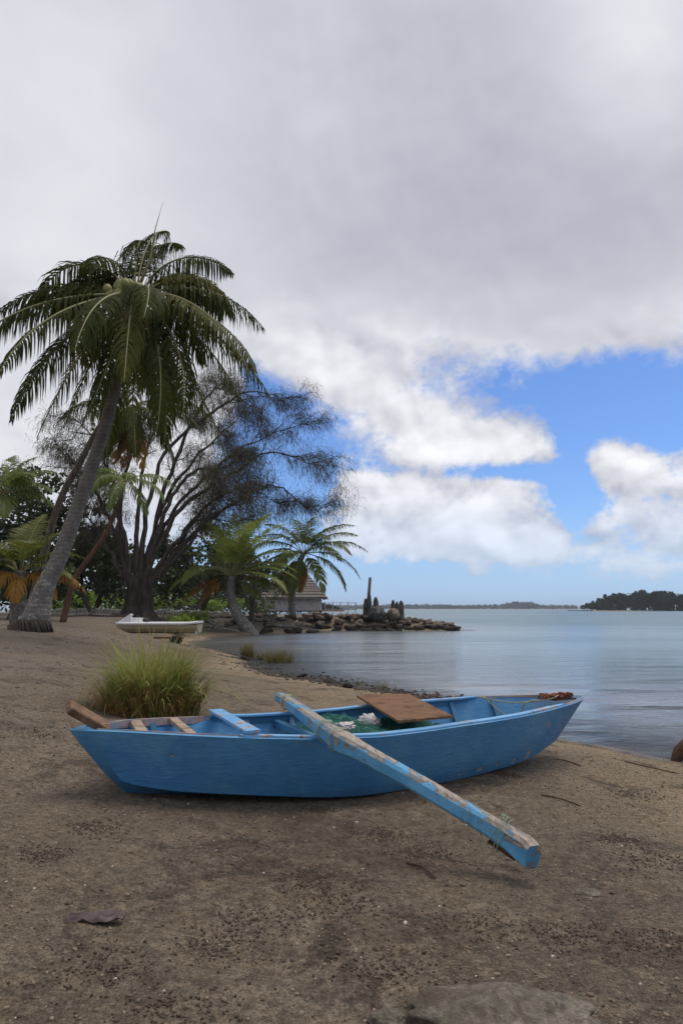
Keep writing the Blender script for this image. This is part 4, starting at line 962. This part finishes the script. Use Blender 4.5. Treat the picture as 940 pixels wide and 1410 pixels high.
# ------------------------------------------------------------ small beached boat at the left
Y=27.5
bt=thing('small_boat','small white topped boat with a tan hull and raised hood, beached behind the grass','boat',g(at(218,872,Y)))
xA=at(161,857,Y).x; xB=at(275.5,860,Y).x; L=xB-xA; zt=at(215,858.5,Y).z; zb_=at(215,872,Y).z
def prof(f): return .52*min(1,(f/.22)**.6) if f<.22 else .52
m=MB(); V=[];F=[]; n=22
for i in range(n+1):
    f=i/n; h=prof(max(f,.004)); zk=zb_+ (zt-zb_)*.75*max(0,1-f/.2)**2; row=[(-h,zt-.03),(-h*.93,zt-.18),(-h*.7,zk+.07),(0,zk),(h*.7,zk+.07),(h*.93,zt-.18),(h,zt-.03)]
    V+=[(xA+L*f,Y+y,z) for y,z in row]
for i in range(n):
    for k in range(6): F.append((i*7+k,i*7+k+1,(i+1)*7+k+1,(i+1)*7+k))
F.append(tuple(n*7+k for k in range(7))); m.add(V,F); m.obj('hull',TAN,bt)
m=MB(); V=[];F=[]
for i in range(n+1):
    f=i/n; h=prof(max(f,.004))+.035; zz=zt+(.02 if f<.85 else .02+.05*(f-.85)/.15); V+=[(xA-.03+(L+.06)*f,Y-h,zz-.05),(xA-.03+(L+.06)*f,Y-h,zz),(xA-.03+(L+.06)*f,Y-h*.72,zz+.045),(xA-.03+(L+.06)*f,Y+h*.72,zz+.045),(xA-.03+(L+.06)*f,Y+h,zz),(xA-.03+(L+.06)*f,Y+h,zz-.05)]
for i in range(n):
    for k in range(5): F.append((i*6+k,i*6+k+1,(i+1)*6+k+1,(i+1)*6+k))
F.append(tuple(n*6+k for k in range(6))); F.append(tuple(range(6))[::-1]); m.add(V,F); m.obj('deck',WHITE,bt)
def hx(u,v,y): p=at(u,v,Y); return (p.x,Y+y,p.z)
m=MB(); V=[]
pr=[(162,857,.05),(181,845,.22),(184.5,850,.26),(197,851,.30),(200,858,.36)]
for u,v,hy in pr: V+=[hx(u,v,-hy*.6),hx(u,v,hy*.6),hx(u,858.5,-hy*1.2),hx(u,858.5,hy*1.2)]
F=[]
for i in range(4):
    a=i*4; b_=a+4; F+=[(a,a+1,b_+1,b_),(a,b_,b_+2,a+2),(a+1,a+3,b_+3,b_+1)]
F+=[(0,2,3,1),(16,17,19,18)]; m.add(V,F); m.obj('hood',WHITE,bt)
o=lump('seat',hx(201,855,0),.17,.2,.13,BLACK,2,bt,3,.15)
m=MB(); m.box(hx(186,849,0),.22,.3,.1); m.obj('windscreen',BLACK,bt)
m=MB(); m.box(hx(273,866,-.3),.06,.2,.38); m.obj('transom_bracket',WHITE,bt)
cart=thing('boat_cart','small boat cart with black wheels under the beached white boat','cart',g(at(242,880,Y)))
for y in(-.5,.4):
    c=Vector(hx(243,877,y)); c.z=H(c.x,c.y)+.14; m=MB(); m.tube([c+Vector((0,-.05,0)),c+Vector((0,.05,0))],.15,16); m.obj('wheel',BLACK,cart)
m=MB(); c=Vector(hx(243,877,-.05)); c.z=H(c.x,c.y)+.16; m.box(c,.06,.95,.06); m.box(c+Vector((-.3,0,.06)),1.2,.07,.06); m.box(c+Vector((0,0,.09)),.14,.7,.1); m.obj('axle',RUST,cart)

# ------------------------------------------------------------ grass
def blade(m,p,az_,h,bend,wd_,mi=0,seg=5):
    d=Vector((math.cos(az_),math.sin(az_),0)); s=Vector((-d.y,d.x,0)); V=[]
    q=Vector(p); e=R(random.uniform(70,88)); 
    for j in range(seg+1):
        f=j/seg; wv=s*wd_*.5*(1-f**1.8*.95); V+=[q-wv,q+wv]
        e-=bend/seg*(.5+1.0*f); q=q+(d*math.cos(e)+Vector((0,0,1))*math.sin(e))*h/seg
    m.add(V,[(2*j,2*j+1,2*j+3,2*j+2) for j in range(seg)],mi)
gp=gz(203,984,.33); gp.z=H(gp.x,gp.y)
clump=thing('grass_clump','large tussock of long green and straw coloured grass behind the stern of the canoe','grass clump',gp)
m=MB(); md=MB()
TF=[(random.uniform(0,2*PI),.36*math.sqrt(random.random()),random.uniform(.72,1.15),random.uniform(-.35,.35)) for _ in range(16)]
for k in range(1500):
    ta,tr_,tq,tl=random.choice(TF); x=gp.x+math.cos(ta)*tr_*1.25+random.gauss(0,.055); y=gp.y+math.sin(ta)*tr_*.8+random.gauss(0,.05); r=math.hypot(x-gp.x,y-gp.y); a=math.atan2(y-gp.y,x-gp.x); out=a+random.gauss(tl,.9)
    dry=random.random()<.25; h=random.uniform(.6,1.25) if not dry else random.uniform(.35,1.1)
    blade(md if dry else m,(x,y,H(x,y)-.02 if k%9==0 else gp.z-.02),out,h*tq*(1-.2*(r/.42)),random.uniform(.2,1.5)+.9*(r/.42)**2,random.uniform(.015,.026))
for k in range(650):
    a=random.uniform(0,2*PI); q=random.uniform(.2,.42); x=gp.x+math.cos(a)*q*1.15; y=gp.y+math.sin(a)*q*.85; blade(md,(x,y,gp.z-.01),a+random.gauss(0,.5),random.uniform(.25,.7),random.uniform(1.3,2.3),.010)
for k in range(90):
    a=random.uniform(0,2*PI); q=random.uniform(.42,.95); x=gp.x+math.cos(a)*q; y=gp.y+math.sin(a)*q*.8; blade(md if k%3 else m,(x,y,H(x,y)-.01),random.uniform(0,6.28),random.uniform(.08,.3),random.uniform(.5,2),.007)
m.obj('green_blades',GRASSG,clump); md.obj('dry_blades',GRASSD,clump)
def tuft(u,v,z,n,h,rad,label,mt=REED,name='reed_tuft',cat='reeds',group=None,wd_=.010):
    p=gz(u,v,z); p.z=max(H(p.x,p.y),-.1); m=MB()
    for k in range(n):
        a=random.uniform(0,2*PI); r=rad*math.sqrt(random.random()); blade(m,(p.x+math.cos(a)*r*1.3,p.y+math.sin(a)*r,p.z-.02),random.uniform(0,2*PI),h*random.uniform(.5,1.1),random.uniform(.1,1.0),wd_,seg=3)
    o=m.obj(name,mt); rot_to(p,o); tag(o,label,cat,group)
tuft(341,906,0,220,.62,.15,'leftmost reed tuft in the shallow cove water',wd_=.016)
tuft(360,909,0,150,.42,.12,'short middle reed tuft in the shallow cove water',wd_=.016)
tuft(385,912,0,380,.58,.3,'widest reed tuft at the cove edge, right end of the row',wd_=.016)
tuft(497,944,0,60,.2,.08,'small sparse reed tuft on the waterline, left of a pair',wd_=.008)
tuft(525,947,0,110,.26,.1,'small sparse reed tuft on the waterline, right of a pair',wd_=.008)
tuft(510,948,0,50,.12,.12,'very low reed tuft between the two sparse ones',wd_=.008)
tuft(245,862,.5,500,.7,.8,'tall grass clump growing behind the small white boat',GRASSG,'grass_clump','grass clump',wd_=.03)
tuft(210,845,.9,200,.35,.8,'short grass at the foot of the casuarina',GRASSG,'grass_clump','grass clump',wd_=.03)

# ------------------------------------------------------------ foreground stones and litter
def groundlump(u,v,zg,sx,sy,sz,label,mt,name='flat_rock',cat='rock',seed=1,amp=.2,emb=.4):
    p=gz(u,v,zg); h=H(p.x,p.y); o=lump(name,(p.x,p.y,h+sz*(1-emb)-sz*.45),sx,sy,sz,mt,seed,None,5,amp,1.5); tag(o,label,cat)
groundlump(682,1396,.32,.29,.15,.065,'large flat grey rock half buried at the bottom of the picture',GROCK,seed=5,amp=.32)
groundlump(533,1400,.32,.055,.04,.03,'small dark stone left of the large flat rock',GROCK,'stone','stone',seed=6)
groundlump(810,1222,.25,.06,.045,.018,'small pale greenish stone right of the beam end',GROCK,'stone','stone',seed=8)
# flake of bark
p=gz(134,1262,.36); p.z=H(p.x,p.y)+.012; m=MB(); V=[];F=[]; n=10
for i in range(n+1):
    for j in range(6):
        x=(i/n-.5)*.2; y=(j/5-.5)*.075*(1-.3*abs(i/n-.5)*2+.2*mnoise.noise(Vector((i*.7,j,1)))); V.append(p+Vector((x,y+.1*x,.018*mnoise.noise(Vector((i*.5,j*.6,4)))+.012*math.sin(j*1.9))))
for i in range(n):
    for j in range(5): F.append((i*6+j,(i+1)*6+j,(i+1)*6+j+1,i*6+j+1))
m.add(V,F); BKF=woodm('bark_flake',(.10,.07,.065),(.20,.15,.14)); o=m.obj('bark_flake',BKF); rot_to(p,o); so=o.modifiers.new('s','SOLIDIFY'); so.thickness=.008; tag(o,'curled greyish flake of bark lying on the sand at lower left','bark')
# dark weathered log at right edge
a=gz(925,1047,.03); a.z=.03; m=MB(); m.tube(spline([a+Vector((0,0,-.03)),a+Vector((.10,.05,.05)),a+Vector((.28,.05,.14)),a+Vector((.7,.1,.16))],12),[.015,.03,.045,.06,.07,.08,.085,.09,.09,.09,.09,.09,.08],9,wob=.1)
o=m.obj('driftwood_log',DARKW,None,True); rot_to(a,o); tag(o,'dark reddish stump of driftwood at the right edge of the waterline','driftwood')
# sticks
for k,(ua,va,ub,vb,z,lab) in enumerate([(745,1100,800,1110,.16,'thin brown stick lying on sand right of the canoe bow'),(860,1052,935,1066,.08,'long thin twig lying near the waterline at the right'),(800,1063,760,1056,.1,'short dark twig just below the bow of the canoe'),(560,1190,600,1210,.25,'short pale twig on the sand left of the beam end')]):
    a=gz(ua,va,z); b_=gz(ub,vb,z); a.z=H(a.x,a.y)+.006; b_.z=H(b_.x,b_.y)+.008; mid=a.lerp(b_,.5)+Vector((.01,.03,0)); mid.z=H(mid.x,mid.y)+.012
    m=MB(); m.tube(spline([a,mid,b_],8),[.005]*8+[.002],5); o=m.obj('twig',DARKW); rot_to(a,o); tag(o,lab,'twig')
# seaweed wrack along the waterline: stuff
SEAW=simple('dark_seaweed',(.075,.05,.035),.8,0,.01,40)
def scatter_bits(pts,smin,smax,flat,sub=1):
    V0,F0=ico(sub); V0=np.array(V0); m=MB()
    for (x,y,z,s) in pts:
        q=V0*(1+rng.uniform(-.28,.28,(len(V0),1))); a=rng.uniform(0,6.28); ca_,sa=math.cos(a),math.sin(a); sx,sy=s*rng.uniform(.7,1.4),s*rng.uniform(.6,1)
        X_=q[:,0]*sx; Y_=q[:,1]*sy; m.add(np.stack([x+X_*ca_-Y_*sa,y+X_*sa+Y_*ca_,z+q[:,2]*s*flat],1),F0)
    return m
pts=[]
WR=[(483,948),(440,938),(420,934),(378,928),(345,915),(330,908),(500,950),(515,952),(530,953),(548,957),(560,958),(590,962),(600,962),(455,941),(400,931),(365,921),(310,901)]
for k in range(900):
    i=random.randrange(len(WR)); u,v=WR[i]; p=gz(u,v,0); x=p.x+random.gauss(0,.35); y=p.y+random.gauss(0,.22)
    if y<9: continue
    pts.append((x,y,max(H(x,y),0)+.006,random.uniform(.012,.05)))
xs=height([q[0] for q in pts],[q[1] for q in pts])
o=scatter_bits(pts,0,0,.4).obj('seaweed',SEAW,None,True); rot_to(gz(483,948,0),o); tag(o,'dark seaweed wrack and stones strewn along the waterline','seaweed',kind='stuff')
for k,(u,v,r,lab) in enumerate([(452,942,.13,'flat dark rock on the waterline below the cove'),(338,908,.14,'dark rock at the cove edge left of the reeds'),(478,953,.10,'low dark stone left of the sparse reeds'),(415,931,.12,'dark waterline stone between the cove and the beach')]):
    p=gz(u,v,0.02); put_rock(p.x,p.y,max(H(p.x,p.y),0)+.02,r,lab,None); 
# pebbles and shells: stuff.  clods of damp sand: stuff
def field(n,xr,yr,fn):
    x=rng.uniform(*xr,n); y=yr[0]+(yr[1]-yr[0])*rng.random(n)**1.5; x=x*(.35+.65*y/yr[1]); k=fn(x,y); x,y=x[k],y[k]; return x,y,height(x,y)
x,y,z=field(8000,(-6,6.5),(1.5,10),lambda x,y:rng.random(len(x))<.25+.9*np.clip(fbm(x*.8,y*.8,3,5)+.3,0,1)); s=rng.gamma(2,.0016,len(x))+.002; s=np.minimum(s,.016); k=z>.02
PEB=None
def b_peb(t,b):
    r=t.new('ShaderNodeNewGeometry').outputs['Random Per Island']; c=t.mix(t.mapr(r,.0,.8,smooth=False),(.10,.075,.055),(.26,.20,.15)); c=t.mix(t.mapr(r,.87,.9),c,(.50,.45,.39)); setp(t,b,c,.8,None,.3)
PEB=mat('pebble',b_peb)
o=scatter_bits(list(zip(x[k],y[k],z[k]+s[k]*.2,s[k])),0,0,.6).obj('pebbles',PEB,None,True); tag(o,'small pebbles and broken shells scattered on the sand','pebbles',kind='stuff')
cl=[gz(530,1155,.22),gz(440,1120,.2),gz(430,1215,.27),gz(470,1245,.28),gz(240,1380,.35),gz(640,1060,.18),gz(660,1270,.27),gz(930,1300,.25),gz(350,1270,.3),gz(700,1075,.17),gz(60,1170,.4),gz(850,1150,.2),gz(570,1170,.24),gz(130,1140,.36),gz(900,1180,.2),gz(300,1300,.32),gz(150,1320,.36),gz(780,1290,.26),gz(60,1010,.5),gz(870,1090,.13),gz(520,1330,.3)]
P_=[]
for c in cl:
    sr=random.uniform(.04,.11)
    for _ in range(230): P_.append((c.x+random.gauss(0,sr)*1.2,c.y+random.gauss(0,sr)))
P_=np.array(P_); x,y=P_[:,0],P_[:,1]; z=height(x,y)
s=rng.uniform(.002,.0065,len(x)); CLOD=simple('damp_clod',(.095,.068,.048),.95,0,.004,90)
o=scatter_bits(list(zip(x,y,z+s*.4,s)),0,0,.8).obj('sand_clods',CLOD,None,True); tag(o,'dark crumbly sand clods thrown up by crabs','sand clods',kind='stuff')
x,y,z=field(26000,(-5.5,6),(1.6,8),lambda x,y:rng.random(len(x))<.3+1.2*np.clip(fbm(x*2.2,y*2.2,4,41)+.2,0,1)); s=.0015+np.minimum(rng.gamma(1.6,.0016,len(x)),.009)
def b_crumb(t,b):
    q=t.new('ShaderNodeNewGeometry').outputs['Random Per Island']; setp(t,b,t.mix(q,(.07,.05,.036),(.30,.22,.155)),.95,None,.2)
CLOD2=mat('sand_crumb',b_crumb)
o=scatter_bits(list(zip(x,y,z+s*.3,s)),0,0,.7).obj('sand_crumbs',CLOD2,None,True); tag(o,'crumbs of brown sand covering the beach','sand crumbs',kind='stuff')

# leaf litter on the upper beach
x=rng.uniform(-14,1.5,9000); y=rng.uniform(4,26,9000); z=height(x,y); k=(z>.3)&(rng.random(9000)<.15+1.3*np.clip(fbm(x*.5,y*.5,3,31)+.25,0,1)); s=rng.uniform(.006,.022,9000)
def b_lit(t,b):
    q=t.new('ShaderNodeNewGeometry').outputs['Random Per Island']; setp(t,b,t.mix(q,(.06,.042,.03),(.30,.24,.17)),.9,None,.2)
o=scatter_bits(list(zip(x[k],y[k],z[k]+.004,s[k])),0,0,.3).obj('leaf_litter',mat('litter',b_lit),None,True); tag(o,'dry leaf litter strewn over the upper beach','leaf litter',kind='stuff')
# ------------------------------------------------------------ far shores
def bank(name,pts,h,wid,lab):   # low land rising out of the water
    m=MB(); V=[];F=[]; n=len(pts)
    for p in pts: V+=[(p[0],p[1]-wid/2,-1),(p[0],p[1]-wid*.35,h),(p[0],p[1]+wid*.35,h),(p[0],p[1]+wid/2,-1)]
    for i in range(n-1):
        for k in range(3): F.append((i*4+k,(i+1)*4+k,(i+1)*4+k+1,i*4+k+1))
    F+=[(0,1,2,3),tuple((n-1)*4+k for k in (3,2,1,0))]
    m.add(V,F); o=m.obj(name,simple(name+'_soil',(.22,.18,.13),.95)); tag(o,lab,kind='structure')
IY=430
bank('island_ground',[(at(797,840,IY).x,IY),(at(820,840,IY).x,IY),(at(1000,840,IY).x,IY+10),(at(1180,840,IY).x,IY+30)],.5,60,'low ground of the wooded islet at right')
prots=[]
for k in range(4):
    m=MB(); hh_=[10.5,12,9,11][k]; B=[]
    for j in range(9): B.append((Vector((random.gauss(0,1.8),random.gauss(0,1.5),hh_*random.uniform(.25,.86))),random.uniform(1.3,2.3)))
    leaves(m,B,1500,.75); cr_=m; m2=MB(); m2.tube([(0,0,-.5),(.3,0,hh_*.4),(0,.2,hh_*.75)],[.35,.25,.1],6); prots.append((m2.obj('trunk',BARKT),cr_.obj('crown',LEAFI)))
for p in prots:
    pass
first=True; used=set()
for k in range(56):
    u=803+k*4.6+random.uniform(-2,2); p=at(u,838,IY+random.uniform(-18,14)); pi=k%4 
    sc=interp(u,[(800,.38),(812,.5),(826,.8),(845,1.0),(880,1.05),(940,1.0),(1060,.9)])*random.uniform(.86,1.12)
    root=thing('islet_tree',['dark feathery tree in the islet wood at right','dark tall tree in the islet wood at right','dark rounded tree in the islet wood at right','dark ragged tree in the islet wood at right'][pi],'tree',(p.x,p.y,.4),'trees on the islet at right')
    root.scale=(sc,sc,sc); root.rotation_euler=(0,0,random.uniform(0,6))
    for q in prots[pi]:
        c=q if pi not in used else q.copy()
        if pi in used: COL.objects.link(c)
        c.parent=root
    used.add(pi)
m=MB(); B=[(Vector((at(u,838,IY).x,IY-16+random.uniform(-2,3),random.uniform(1,2.6))),random.uniform(1.8,3.0)) for u in np.linspace(803,1100,60)]
leaves(m,B,26000,.7); o=m.obj('undergrowth',LEAFI); rot_to((at(870,838,IY).x,IY,.5),o); tag(o,'dark undergrowth along the shore of the right hand islet','undergrowth',kind='stuff')
# far reef island strip
FY=1700
bank('far_island_ground',[(at(380,838,FY).x,FY),(at(600,838,FY).x,FY),(at(860,838,FY).x,FY)],.8,80,'low far island along the horizon')
m=MB(); B=[]
for u in np.arange(440,850,1.1):
    top=interp(u,[(440,5),(500,5),(530,5.5),(560,6),(640,5),(690,5.5),(705,8.5),(735,8.5),(745,5),(790,4.5),(850,4)])*random.uniform(.7,1.1)*FY/940
    x=at(u,838,FY).x
    B.append((Vector((x,FY+random.uniform(-20,20),top*.55+.5)),top*.5))
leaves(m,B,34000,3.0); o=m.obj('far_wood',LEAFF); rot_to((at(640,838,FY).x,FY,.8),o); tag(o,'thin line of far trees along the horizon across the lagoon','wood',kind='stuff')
# dark headland right of the hut
QY=330
bank('headland_ground',[(at(395,838,QY).x,QY),(at(440,838,QY).x,QY),(at(474,838,QY).x,QY)],.5,30,'low headland seen just right of the hut')
m=MB(); B=[]
for u in np.arange(395,474,1.0):
    top=interp(u,[(395,15),(440,12),(455,9),(466,5),(474,2)])*random.uniform(.75,1.05)*QY/940; B.append((Vector((at(u,838,QY).x,QY+random.uniform(-6,6),top*.5+.4)),top*.5))
leaves(m,B,14000,.7); o=m.obj('headland_wood',LEAFI); rot_to((at(440,838,QY).x,QY,.5),o); tag(o,'dark wooded headland just right of the hut','wood',kind='stuff')

# ------------------------------------------------------------ haze
m=MB(); m.box((0,0,8),9200,9200,22)
def haze_mat():
    hm=bpy.data.materials.new('haze'); hm.use_nodes=True; t=NT(hm.node_tree); t.n.remove(t.n['Principled BSDF'])
    pv=t.new('ShaderNodeVolumePrincipled'); pv.inputs['Color'].default_value=(.80,.88,1,1); pv.inputs['Density'].default_value=.00022
    t.l.new(pv.outputs[0],t.n['Material Output'].inputs['Volume']); return hm
o=m.obj('haze',haze_mat()); tag(o,kind='stuff',label='thin sea haze over the lagoon')
